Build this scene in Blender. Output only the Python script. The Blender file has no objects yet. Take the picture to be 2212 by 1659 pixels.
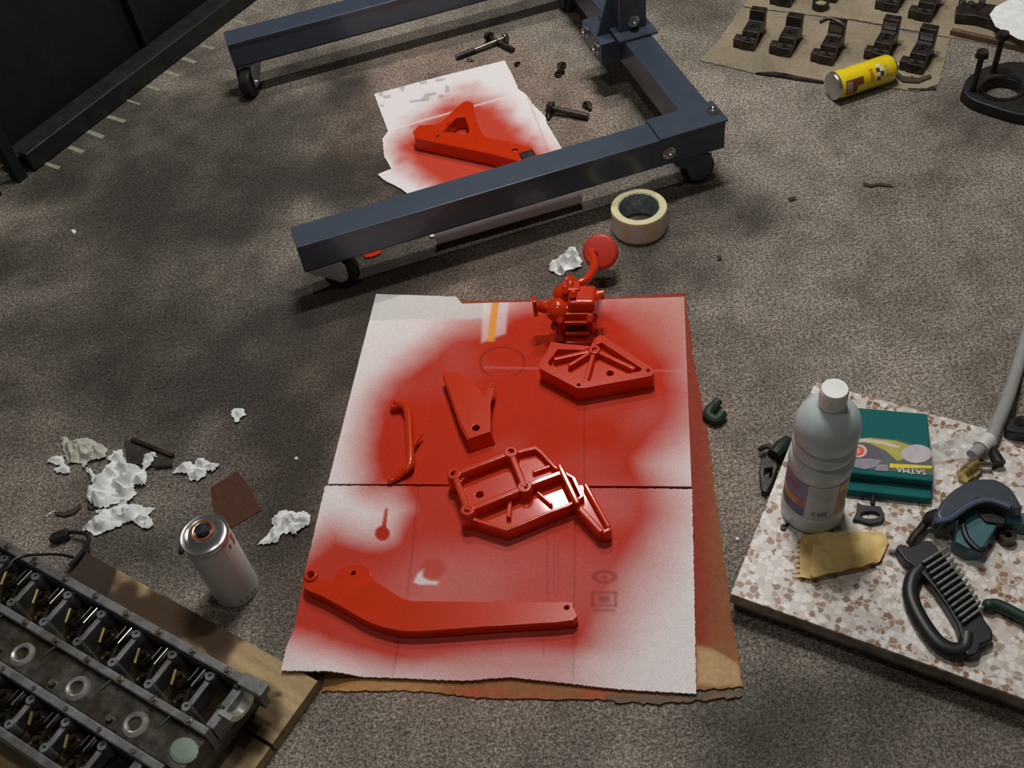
import bpy, bmesh, math, random
import numpy as np
from mathutils import Vector, Matrix
from mathutils.geometry import tessellate_polygon, delaunay_2d_cdt
random.seed(7); rng = np.random.default_rng(7)
PI = math.pi
sc = bpy.context.scene
COL = sc.collection

# ------------------------------------------------------------------ camera
F, NX, NY, H = 2265.0, 1420.0, 2790.0, 1.32          # focal length in pixels, nadir pixel, lens height
CX, CY = 1106.0, 829.5
_n = np.array([NX-CX, NY-CY, F]); _n /= np.linalg.norm(_n)
_Z = -_n; _Y = np.array([0, 0, 1.0]); _Y = _Y-_Z*(_Y@_Z); _Y /= np.linalg.norm(_Y); _X = np.cross(_Y, _Z)
RT = np.array([_X, _Y, _Z])                            # lens axes -> world axes
cd = bpy.data.cameras.new('camera'); cam = bpy.data.objects.new('camera', cd); COL.objects.link(cam)
cd.sensor_fit = 'HORIZONTAL'; cd.sensor_width = 36.0; cd.lens = F*36/2212; cd.clip_start = .02
_r, _d, _f = RT[:, 0], RT[:, 1], RT[:, 2]
cam.matrix_world = Matrix(((_r[0], -_d[0], -_f[0], 0), (_r[1], -_d[1], -_f[1], 0), (_r[2], -_d[2], -_f[2], H), (0, 0, 0, 1)))
sc.camera = cam

# ------------------------------------------------------------------ light and exposure
w = bpy.data.worlds.new('world'); sc.world = w; w.use_nodes = True
w.node_tree.nodes['Background'].inputs[0].default_value = (.052, .050, .048, 1)
w.node_tree.nodes['Background'].inputs[1].default_value = 1.0
def area(name, loc, rot, sx, sy, power, col):
    l = bpy.data.lights.new(name, 'AREA'); l.shape = 'RECTANGLE'; l.size = sx; l.size_y = sy; l.energy = power; l.color = col
    o = bpy.data.objects.new(name, l); o.location = loc; o.rotation_euler = rot; COL.objects.link(o); return o
area('overhead_light', (.32, 1.85, 2.6), (0, 0, math.radians(12)), .5, .12, 34, (1, .975, .945))
area('overhead_light', (.30, 2.75, 2.6), (0, 0, math.radians(12)), .5, .12, 24, (1, .975, .945))  # added second lamp, put in for the glints on the mount casting
pl = bpy.data.lights.new('bulb', 'POINT'); pl.energy = 20; pl.color = (1, .92, .82); pl.shadow_soft_size = .06
po = bpy.data.objects.new('bulb', pl); po.location = (-.25, .75, 2.35); COL.objects.link(po)
vs = sc.view_settings; vs.view_transform = 'Standard'; vs.look = 'None'; vs.exposure = -0.16; vs.gamma = 1.0; vs.use_curve_mapping = False

# ------------------------------------------------------------------ helpers
def G(px, py, z=0.0):
    r = RT@np.array([px-CX, py-CY, F]); t = (z-H)/r[2]
    return Vector((r[0]*t, r[1]*t, z))
def GG(pts, z=0.0): return [G(x, y, z) for x, y in pts]
def topix(V):
    V = np.asarray(V, float); c = (V-np.array([0, 0, H]))@RT
    return CX+F*c[:, 0]/c[:, 2], CY+F*c[:, 1]/c[:, 2]
def lin(c): return tuple(((v/255)/12.92 if v/255 <= .04045 else ((v/255+.055)/1.055)**2.4) for v in c)
def C(r, g, b, k=.62): return tuple(min(v/k, .92) for v in lin((r, g, b)))

MATS = {}
def mat(name, col, rough=.5, metal=0., var=.12, scale=60., bump=0., bscale=400., coat=0., attr=False, alpha=1., trans=0., spec=.5, col2=None):
    if name in MATS: return MATS[name]
    m = bpy.data.materials.new(name); m.use_nodes = True; nt = m.node_tree; b = nt.nodes['Principled BSDF']
    b.inputs['Roughness'].default_value = rough; b.inputs['Metallic'].default_value = metal
    b.inputs['Coat Weight'].default_value = coat; b.inputs['Coat Roughness'].default_value = .06
    b.inputs['Specular IOR Level'].default_value = spec
    b.inputs['Alpha'].default_value = alpha; b.inputs['Transmission Weight'].default_value = trans
    tc = nt.nodes.new('ShaderNodeTexCoord'); nz = nt.nodes.new('ShaderNodeTexNoise')
    nz.inputs['Scale'].default_value = scale; nz.inputs['Detail'].default_value = 5; nz.inputs['Roughness'].default_value = .65
    nt.links.new(tc.outputs['Object'], nz.inputs['Vector'])
    if attr:
        src = nt.nodes.new('ShaderNodeVertexColor'); src.layer_name = 'Col'; csock = src.outputs['Color']
    else:
        src = nt.nodes.new('ShaderNodeMix'); src.data_type = 'RGBA'
        src.inputs[6].default_value = (*col, 1); src.inputs[7].default_value = (*(col2 or col), 1)
        n2 = nt.nodes.new('ShaderNodeTexNoise'); n2.inputs['Scale'].default_value = scale*.35; n2.inputs['Detail'].default_value = 4
        nt.links.new(tc.outputs['Object'], n2.inputs['Vector'])
        cr = nt.nodes.new('ShaderNodeMapRange'); cr.inputs[1].default_value = .42; cr.inputs[2].default_value = .62
        nt.links.new(n2.outputs[0], cr.inputs[0]); nt.links.new(cr.outputs[0], src.inputs[0]); csock = src.outputs[2]
    mr = nt.nodes.new('ShaderNodeMapRange'); mr.inputs[1].default_value = .33; mr.inputs[2].default_value = .67
    mr.inputs[3].default_value = 1-var; mr.inputs[4].default_value = 1+var
    nt.links.new(nz.outputs[0], mr.inputs[0])
    mx = nt.nodes.new('ShaderNodeVectorMath'); mx.operation = 'MULTIPLY'
    nt.links.new(csock, mx.inputs[0]); nt.links.new(mr.outputs[0], mx.inputs[1]); nt.links.new(mx.outputs[0], b.inputs['Base Color'])
    if bump:
        n3 = nt.nodes.new('ShaderNodeTexNoise'); n3.inputs['Scale'].default_value = bscale; n3.inputs['Detail'].default_value = 3
        nt.links.new(tc.outputs['Object'], n3.inputs['Vector'])
        bp = nt.nodes.new('ShaderNodeBump'); bp.inputs['Strength'].default_value = bump; bp.inputs['Distance'].default_value = .002
        nt.links.new(n3.outputs[0], bp.inputs['Height']); nt.links.new(bp.outputs[0], b.inputs['Normal'])
    MATS[name] = m; return m

class MB:
    def __init__(s): s.v = []; s.f = []
    def add(s, vs, fs, M=None):
        o = len(s.v)
        s.v += [(M@Vector(p) if M is not None else Vector(p)) for p in vs]
        s.f += [tuple(i+o for i in f) for f in fs]; return s
    def box(s, c, size, rz=0, M=None):
        x, y, z = [k/2 for k in size]
        vs = [(-x, -y, -z), (x, -y, -z), (x, y, -z), (-x, y, -z), (-x, -y, z), (x, -y, z), (x, y, z), (-x, y, z)]
        T = Matrix.Translation(c)@(Matrix.Rotation(rz, 4, 'Z') if M is None else M)
        return s.add(vs, [(0, 3, 2, 1), (4, 5, 6, 7), (0, 1, 5, 4), (1, 2, 6, 5), (2, 3, 7, 6), (3, 0, 4, 7)], T)
    def bar(s, a, b, wd, ht):                           # box from a to b (centre line), width across, height up
        a, b = Vector(a), Vector(b); d = b-a; L = d.length; x = d.normalized(); up = Vector((0, 0, 1))
        if abs(x.z) > .99: up = Vector((0, 1, 0))
        y = up.cross(x).normalized(); z = x.cross(y)
        M = Matrix((x, y, z)).transposed().to_4x4()
        return s.box((a+b)/2, (L, wd, ht), M=M)
    def prism(s, outer, z0, z1, holes=(), inset=0.):
        polys = [[Vector((p[0], p[1], 0)) for p in outer]]+[[Vector((p[0], p[1], 0)) for p in h] for h in holes]
        flat = [p for q in polys for p in q]; n = len(flat); o = 0; ed = []
        for q in polys: ed += [(o+i, o+(i+1) % len(q)) for i in range(len(q))]; o += len(q)
        r = delaunay_2d_cdt([p.xy for p in flat], ed, [], 0, 1e-9); tris = []
        if len(r[0]) == n:
            inv = [g[0] for g in r[3]]; T = [tuple(inv[i] for i in f) for f in r[2]]
            cx = np.array([[sum(flat[i].x for i in f)/3, sum(flat[i].y for i in f)/3] for f in T])
            ok = sd_poly(cx[:, 0], cx[:, 1], [tuple(p.xy) for p in polys[0]]) > 0
            for q in polys[1:]: ok &= sd_poly(cx[:, 0], cx[:, 1], [tuple(p.xy) for p in q]) < 0
            tris = [f for f, k in zip(T, ok) if k]
        else: tris = tessellate_polygon(polys)
        cen = sum(polys[0], Vector())/len(polys[0])
        vs = [(p.x, p.y, z0) for p in flat]
        for k, p in enumerate(flat):
            q = p if (not inset or k >= len(polys[0])) else p+(cen-p).normalized()*inset
            vs.append((q.x, q.y, z1))
        fs = [tuple(t) for t in tris]+[tuple(i+n for i in t)[::-1] for t in tris]; o = 0
        for q in polys:
            m = len(q)
            for i in range(m): j = (i+1) % m; fs.append((o+i, o+j, o+j+n, o+i+n))
            o += m
        return s.add(vs, fs)
    def tube(s, path, r, seg=10, flat=1.):
        P = [Vector(p) for p in path]; n = len(P); R = r if isinstance(r, (list, tuple)) else [r]*n
        vs = []; fs = []; up = None
        for i in range(n):
            t = (P[min(i+1, n-1)]-P[max(i-1, 0)]).normalized()
            if up is None: up = t.orthogonal().normalized() if abs(t.z) > .9 else Vector((0, 0, 1))
            y = up.cross(t); y = y.normalized() if y.length > 1e-4 else t.orthogonal().normalized(); up = t.cross(y).normalized()
            for k in range(seg):
                a = 2*PI*k/seg; vs.append(P[i]+y*math.cos(a)*R[i]+up*math.sin(a)*R[i]*flat)
        for i in range(n-1):
            for k in range(seg):
                l = (k+1) % seg; fs.append((i*seg+k, i*seg+l, (i+1)*seg+l, (i+1)*seg+k))
        fs.append(tuple(range(seg))[::-1]); fs.append(tuple((n-1)*seg+k for k in range(seg)))
        return s.add(vs, fs)
    def cyl(s, a, b, r, seg=16, r2=None): return s.tube([a, b], [r, r if r2 is None else r2], seg)
    def lathe(s, prof, seg=32, M=None, closed=False):
        n = len(prof); vs = []; fs = []
        for r, z in prof:
            for k in range(seg): a = 2*PI*k/seg; vs.append((r*math.cos(a), r*math.sin(a), z))
        for i in range(n if closed else n-1):
            j = (i+1) % n
            for k in range(seg): l = (k+1) % seg; fs.append((i*seg+k, i*seg+l, j*seg+l, j*seg+k))
        if not closed:
            fs.append(tuple(range(seg))[::-1]); fs.append(tuple((n-1)*seg+k for k in range(seg)))
        return s.add(vs, fs, M)
    def ball(s, c, rad, M=None, seg=14, ring=9):
        vs = []; fs = []; T = Matrix.Translation(c)@(M if M is not None else Matrix())
        for i in range(ring+1):
            t = PI*i/ring
            for k in range(seg): a = 2*PI*k/seg; vs.append((rad[0]*math.sin(t)*math.cos(a), rad[1]*math.sin(t)*math.sin(a), rad[2]*math.cos(t)))
        for i in range(ring):
            for k in range(seg): l = (k+1) % seg; fs.append((i*seg+k, (i+1)*seg+k, (i+1)*seg+l, i*seg+l))
        return s.add(vs, fs, T)
    def wall(s, path, wd, z0, z1, closed=True):         # upright strip along a path
        n = len(path)
        for i in range(n if closed else n-1):
            a, b = Vector(path[i]), Vector(path[(i+1) % n]); d = (b-a).normalized()*wd*.5
            s.bar(((a-d).x, (a-d).y, (z0+z1)/2), ((b+d).x, (b+d).y, (z0+z1)/2), wd, z1-z0)
        return s
    def hexa(s, c, r, h, axis=(0, 0, 1)):
        a = Vector(axis).normalized(); return s.tube([Vector(c), Vector(c)+a*h], r, 6)

def finish(me, ang=35, flat=False):
    bm = bmesh.new(); bm.from_mesh(me); bmesh.ops.remove_doubles(bm, verts=bm.verts, dist=1e-6)
    bmesh.ops.recalc_face_normals(bm, faces=bm.faces)
    if flat: bmesh.ops.dissolve_limit(bm, angle_limit=.004, verts=bm.verts, edges=bm.edges)
    bm.to_mesh(me); bm.free()
    for p in me.polygons: p.use_smooth = True
    me.set_sharp_from_angle(angle=math.radians(ang))
def obj(name, mb, m, parent=None, bevel=0, ang=35, origin=None, seg=2):
    """link one mesh object; with a parent the coordinates given are the parent's own, else world with origin moved to origin"""
    me = bpy.data.meshes.new(name)
    vs = mb.v if origin is None else [v-Vector(origin) for v in mb.v]
    me.from_pydata([tuple(v) for v in vs], [], mb.f); finish(me, ang, bool(bevel)); me.materials.append(m)
    o = bpy.data.objects.new(name, me); COL.objects.link(o)
    if origin is not None: o.location = origin
    if parent is not None: o.parent = parent
    if bevel:
        bv = o.modifiers.new('bevel', 'BEVEL'); bv.width = bevel; bv.segments = seg; bv.limit_method = 'ANGLE'; bv.angle_limit = math.radians(40)
        bv.harden_normals = True
    return o
def wobj(name, mb, m, parent, **k):                      # world coordinates under an unrotated Empty
    l = parent.location; q = MB(); q.v = [v-l for v in mb.v]; q.f = mb.f
    return obj(name, q, m, parent, **k)
def tag(o, label, cat, group=None, kind=None):
    if label: o['label'] = label
    if cat: o['category'] = cat
    if group: o['group'] = group
    if kind: o['kind'] = kind
    return o
def thing(name, label, cat, loc=(0, 0, 0), rz=0, group=None):
    o = bpy.data.objects.new(name, None); COL.objects.link(o); o.empty_display_size = .03
    o.location = loc; o.rotation_euler = (0, 0, rz); return tag(o, label, cat, group)
def dup(root, loc, rz, label):
    r = root.copy(); COL.objects.link(r); r.location = loc; r.rotation_euler = (0, 0, rz); r['label'] = label
    for ch in list(root.children):
        c = ch.copy(); COL.objects.link(c); c.parent = r
        for g in ch.children:
            d = g.copy(); COL.objects.link(d); d.parent = c
    return r
def circ(c, r, n=18, ry=None): return [(c[0]+r*math.cos(2*PI*k/n), c[1]+(ry or r)*math.sin(2*PI*k/n)) for k in range(n)]
def arcp(c, r, a0, a1, n=10): return [(c[0]+r*math.cos(a0+(a1-a0)*k/n), c[1]+r*math.sin(a0+(a1-a0)*k/n)) for k in range(n+1)]
def smooth_path(P, n=6):                                # Catmull-Rom
    P = [Vector(p) for p in P]; out = []
    for i in range(len(P)-1):
        a, b, c, d = P[max(i-1, 0)], P[i], P[i+1], P[min(i+2, len(P)-1)]
        for k in range(n):
            t = k/n; out.append(.5*((2*b)+(c-a)*t+(2*a-5*b+4*c-d)*t*t+(3*b-a-3*c+d)*t**3))
    out.append(P[-1]); return out
def sd_poly(x, y, poly):                                # signed distance, positive inside
    x = np.asarray(x, float); y = np.asarray(y, float); d = np.full(x.shape, 1e9); ins = np.zeros(x.shape, bool); n = len(poly)
    for i in range(n):
        ax, ay = poly[i]; bx, by = poly[(i+1) % n]; ex, ey = bx-ax, by-ay
        t = np.clip(((x-ax)*ex+(y-ay)*ey)/(ex*ex+ey*ey+1e-12), 0, 1)
        d = np.minimum(d, np.hypot(x-ax-t*ex, y-ay-t*ey))
        if abs(ey) > 1e-9:
            ins ^= ((ay > y) != (by > y)) & (x < ex*(y-ay)/ey+ax)
    return np.where(ins, d, -d)
def sstep(a, b, x): t = np.clip((x-a)/(b-a), 0, 1); return t*t*(3-2*t)
_tab = rng.random((257, 257))
def vnoise(x, y, s):
    x = np.asarray(x)*s+1000.3; y = np.asarray(y)*s+1000.7; xi = np.floor(x).astype(int); yi = np.floor(y).astype(int); fx = x-xi; fy = y-yi
    fx = fx*fx*(3-2*fx); fy = fy*fy*(3-2*fy); a = _tab[xi % 256, yi % 256]; b = _tab[(xi+1) % 256, yi % 256]; c = _tab[xi % 256, (yi+1) % 256]; d = _tab[(xi+1) % 256, (yi+1) % 256]
    return (a*(1-fx)+b*fx)*(1-fy)+(c*(1-fx)+d*fx)*fy
def fbm(x, y, s, o=4): return sum(vnoise(x, y, s*2**k)*.5**k for k in range(o))/sum(.5**k for k in range(o))
def setcol(me, cols):
    a = me.color_attributes.new('Col', 'FLOAT_COLOR', 'POINT')
    a.data.foreach_set('color', np.hstack([cols, np.ones((len(cols), 1))]).astype(np.float32).ravel())
def resample(poly, step):
    out = []; n = len(poly)
    for i in range(n):
        a, b = poly[i], poly[(i+1) % n]; L = math.hypot(b[0]-a[0], b[1]-a[1]); k = max(1, int(L/step))
        out += [(a[0]+(b[0]-a[0])*j/k, a[1]+(b[1]-a[1])*j/k) for j in range(k)]
    return out
def sheet(name, outline, thick, step, m, parent=None, colfn=None, zfn=None, origin=None, ragged=0., jitter=.0, ang=180):
    """thin sheet with real edge; outline world xy(z = top), colour from colfn(px, py, x, y)"""
    z0 = outline[0][2]; o2 = resample([(p[0], p[1]) for p in outline], step)
    if ragged: o2 = [(x+(random.random()-.5)*ragged, y+(random.random()-.5)*ragged) for x, y in o2]
    xs = np.array(o2); lo = xs.min(0); hi = xs.max(0)
    gx, gy = np.meshgrid(np.arange(lo[0]+step*.5, hi[0], step), np.arange(lo[1]+step*.5, hi[1], step)); gx = gx.ravel(); gy = gy.ravel()
    if jitter: gx = gx+(rng.random(gx.shape)-.5)*jitter; gy = gy+(rng.random(gy.shape)-.5)*jitter
    k = sd_poly(gx, gy, o2) > step*.45; pts = [Vector(p) for p in o2]+[Vector((a, b)) for a, b in zip(gx[k], gy[k])]
    n = len(o2); r = delaunay_2d_cdt(pts, [(i, (i+1) % n) for i in range(n)], [], 1, 1e-7)
    V = np.array([(p.x, p.y) for p in r[0]]); T = [tuple(f) for f in r[2]]
    z = np.full(len(V), z0) if zfn is None else z0+zfn(V[:, 0], V[:, 1])
    cnt = {}
    for f in T:
        for i in range(3):
            a, b = f[i], f[(i+1) % 3]; cnt[(a, b)] = 1
    bnd = [e for e in cnt if (e[1], e[0]) not in cnt]; bv = {}
    V3 = [(a, b, c) for (a, b), c in zip(V, z)]
    for a, b in bnd:
        for q in (a, b):
            if q not in bv: bv[q] = len(V3); V3.append((V3[q][0], V3[q][1], V3[q][2]-thick))
    for a, b in bnd: T.append((b, a, bv[a], bv[b]))
    O = Vector(origin) if origin is not None else Vector((0, 0, 0))
    if parent is not None: O = parent.location
    me = bpy.data.meshes.new(name); me.from_pydata([(a-O.x, b-O.y, c-O.z) for a, b, c in V3], [], T)
    if colfn is not None:
        W = np.array(V3); px, py = topix(W); setcol(me, np.clip(colfn(px, py, W[:, 0], W[:, 1]), 0, 1))
    for p in me.polygons: p.use_smooth = True
    me.set_sharp_from_angle(angle=math.radians(ang if ang < 180 else 60)); me.materials.append(m)
    o = bpy.data.objects.new(name, me); COL.objects.link(o)
    if parent is not None: o.parent = parent
    elif origin is not None: o.location = origin
    return o
def mixc(a, b, t): t = np.asarray(t)[:, None]; return np.asarray(a)*(1-t)+np.asarray(b)*t

# ------------------------------------------------------------------ materials
RED = mat('red_gloss_paint', (.64, .034, .002), .24, var=.06, scale=25, coat=.8, bump=.025, bscale=160, spec=.22)
BLUE = mat('blue_grey_enamel', C(52, 60, 72), .32, var=.06, scale=30, coat=.2)
CHROME = mat('chrome', (.72, .72, .72), .18, 1., var=.05)
RUBBER = mat('black_rubber', (.012, .012, .012), .6, var=.2)
BLACK = mat('black_plastic', (.014, .015, .016), .42, var=.2)
DARKST = mat('oily_dark_steel', (.026, .020, .018), .4, .4, var=.5, scale=90, col2=(.06, .044, .036), bump=.2)
STEEL = mat('worn_steel', (.28, .25, .21), .35, .9, var=.3, scale=80)
CASTG = mat('grey_cast_alloy', (.24, .24, .25), .42, .3, var=.3, scale=60, col2=(.16, .155, .14), bump=.15)
OILY = mat('oil_soaked_metal', (.018, .013, .007), .22, .25, var=.6, scale=70, col2=(.05, .033, .012))
BRASS = mat('brass', (.55, .42, .16), .3, .9, var=.2)
CARD = mat('painted_card', (1, 1, 1), .78, attr=True, spec=.25, var=.12, scale=420, bump=.22, bscale=110)
BROWNCARD = mat('brown_card', (1, 1, 1), .8, attr=True, var=.16, scale=160, bump=.15, bscale=90)
TISSUE = mat('white_tissue', C(190, 193, 191), .9, var=.05, scale=90)
TISSUEG = mat('grey_used_tissue', C(160, 158, 148), .9, var=.12, scale=90)
WHITEP = mat('white_plastic', C(196, 202, 196), .4, var=.04)
TEAL = mat('teal_plastic', C(48, 84, 92), .45, var=.12)
VISOR = mat('dark_blue_grey_plastic', C(52, 58, 66), .35, var=.12, coat=.2)
GREENPAD = mat('green_scouring_fibre', C(16, 86, 86), .95, var=.28, scale=500, bump=.6, bscale=900)
def mcol(name, r, g, b, rough=.6, **k): return mat(name, C(r, g, b), rough, **k)

# ------------------------------------------------------------------ floor
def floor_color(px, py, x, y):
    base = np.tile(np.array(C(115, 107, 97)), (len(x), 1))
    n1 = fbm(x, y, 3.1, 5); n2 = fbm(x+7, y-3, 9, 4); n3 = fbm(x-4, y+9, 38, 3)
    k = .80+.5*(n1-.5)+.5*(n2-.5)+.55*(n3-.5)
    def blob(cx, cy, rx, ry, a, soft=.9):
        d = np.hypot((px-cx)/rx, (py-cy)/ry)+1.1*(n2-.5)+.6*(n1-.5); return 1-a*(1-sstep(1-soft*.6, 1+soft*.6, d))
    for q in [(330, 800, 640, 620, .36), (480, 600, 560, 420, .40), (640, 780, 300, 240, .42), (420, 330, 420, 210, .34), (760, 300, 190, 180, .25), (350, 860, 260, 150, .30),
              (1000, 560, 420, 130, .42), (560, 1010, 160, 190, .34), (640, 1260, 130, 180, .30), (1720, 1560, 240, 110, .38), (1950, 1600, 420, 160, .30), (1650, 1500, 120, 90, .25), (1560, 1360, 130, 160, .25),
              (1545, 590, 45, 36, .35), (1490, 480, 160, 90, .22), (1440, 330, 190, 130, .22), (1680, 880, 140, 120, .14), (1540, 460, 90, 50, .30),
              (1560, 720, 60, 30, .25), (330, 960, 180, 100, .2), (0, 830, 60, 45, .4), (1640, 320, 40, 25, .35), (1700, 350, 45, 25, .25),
              (2110, 240, 130, 60, .35), (1600, 130, 90, 60, .2), (260, 1180, 70, 40, .35), (1800, 430, 200, 60, .1), (1100, 1560, 420, 60, .12), (1500, 20, 130, 60, .45), (90, 300, 60, 60, .2), (470, 430, 260, 60, .2)]:  # dark patch right of the upright post is a cast shadow painted in
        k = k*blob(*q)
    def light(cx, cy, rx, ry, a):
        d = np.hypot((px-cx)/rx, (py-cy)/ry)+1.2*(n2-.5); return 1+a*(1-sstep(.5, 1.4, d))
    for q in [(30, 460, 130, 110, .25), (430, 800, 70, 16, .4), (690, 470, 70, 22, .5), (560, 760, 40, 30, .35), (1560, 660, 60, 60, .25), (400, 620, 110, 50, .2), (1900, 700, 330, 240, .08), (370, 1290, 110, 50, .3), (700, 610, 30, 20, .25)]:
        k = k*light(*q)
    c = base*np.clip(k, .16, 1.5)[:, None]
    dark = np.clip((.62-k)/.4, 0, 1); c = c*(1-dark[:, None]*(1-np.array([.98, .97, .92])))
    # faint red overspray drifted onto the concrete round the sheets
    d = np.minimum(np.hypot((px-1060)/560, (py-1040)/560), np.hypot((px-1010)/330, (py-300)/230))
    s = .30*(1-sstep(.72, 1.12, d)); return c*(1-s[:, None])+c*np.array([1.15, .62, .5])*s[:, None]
nx, ny = 420, 380
gx, gy = np.meshgrid(np.linspace(-2.6, 2.6, nx), np.linspace(-.6, 4.2, ny)); V = np.stack([gx.ravel(), gy.ravel(), np.zeros(nx*ny)], 1)
idx = np.arange(nx*ny).reshape(ny, nx)
Fq = np.stack([idx[:-1, :-1], idx[:-1, 1:], idx[1:, 1:], idx[1:, :-1]], -1).reshape(-1, 4)
me = bpy.data.meshes.new('floor'); me.from_pydata(V.tolist(), [], Fq.tolist())
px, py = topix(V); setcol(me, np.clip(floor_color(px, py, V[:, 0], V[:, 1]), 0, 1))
fm = mat('stained_shaded_concrete', (1, 1, 1), .78, attr=True, var=.55, scale=150, bump=.6, bscale=170); 
# extra fine grit
nt = fm.node_tree; vo = nt.nodes.new('ShaderNodeTexNoise'); vo.inputs['Scale'].default_value = 300; vo.inputs['Detail'].default_value = 2
tcn = [q for q in nt.nodes if q.type == 'TEX_COORD'][0]; nt.links.new(tcn.outputs['Object'], vo.inputs['Vector'])
mr = nt.nodes.new('ShaderNodeMapRange'); mr.inputs[1].default_value = .34; mr.inputs[2].default_value = .66; mr.inputs[3].default_value = .5; mr.inputs[4].default_value = 1.5
nt.links.new(vo.outputs[0], mr.inputs[0]); mu = nt.nodes.new('ShaderNodeVectorMath'); mu.operation = 'MULTIPLY'
bs = nt.nodes['Principled BSDF']; old = bs.inputs['Base Color'].links[0].from_socket
nt.links.new(old, mu.inputs[0]); nt.links.new(mr.outputs[0], mu.inputs[1]); nt.links.new(mu.outputs[0], bs.inputs['Base Color'])
me.materials.append(fm); floor = bpy.data.objects.new('floor', me); COL.objects.link(floor)
tag(floor, 'oil stained grey brown concrete workshop floor with one painted shadow patch', None, kind='structure')
PALE = mcol('pale_floor_tone', 118, 120, 104, .7, var=.25)  # tone of the thin pale strips on the floor along the door
for a, b, wd in [((233, 252), (270, 263), .011), ((190, 284), (223, 297), .012), ((150, 318), (179, 329), .012), ((98, 353), (128, 364), .010), ((357, 155), (387, 165), .011),
                 ((394, 126), (422, 136), .012), ((437, 99), (463, 106), .011), ((316, 186), (345, 195), .010), ((275, 217), (302, 226), .006), ((505, 44), (530, 52), .011), ((541, 17), (565, 26), .011)]:
    m_ = MB(); A, B = G(*a), G(*b); m_.bar((A.x, A.y, .0004), (B.x, B.y, .0004), wd, .0012); obj('floor_strip', m_, PALE, floor)

# ------------------------------------------------------------------ dark metal door at the upper left
d0, d1 = G(76, 372), G(556, 0); ud = (d1-d0).normalized(); nd = Vector((-ud.y, ud.x, 0))
if nd.y < 0: nd = -nd
dk = mat('black_painted_door', (.006, .008, .008), .6, var=.4, scale=20)
dk2 = mat('worn_dark_rail', (.013, .016, .015), .5, .1, var=.5, scale=30)
door = thing('door_1', 'black metal door with a low bottom rail standing on the concrete', None, tuple(d0)); door['kind'] = 'structure'
def dp(s, t, z): p = d0+ud*s+nd*t; return Vector((p.x, p.y, z))
m_ = MB(); m_.bar(dp(0, .015, .024), dp(2.2, .015, .024), .03, .046); wobj('bottom_rail', m_, dk2, door, bevel=.003)
m_ = MB(); m_.bar(dp(-.02, .055, .018), dp(2.2, .055, .018), .045, .034); wobj('ledge', m_, dk2, door, bevel=.003)
for k in range(5):
    m_ = MB(); m_.bar(dp(.02+.44*k, .10, .62), dp(.44+.44*k, .10, .62), .02, 1.2); wobj('door_panel', m_, dk, door, bevel=.004)
    m_ = MB(); m_.box(dp(.01+.44*k, .085, .62), (.012, .03, 1.2), math.atan2(ud.y, ud.x)); wobj('panel_seam', m_, dk, door)
for s, t in ((-.03, .015), (-.10, .02)):
    m_ = MB(); m_.box(dp(s, t, .6), (.026, .026, 1.2), math.atan2(ud.y, ud.x)); wobj('post', m_, dk, door, bevel=.002)

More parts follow.
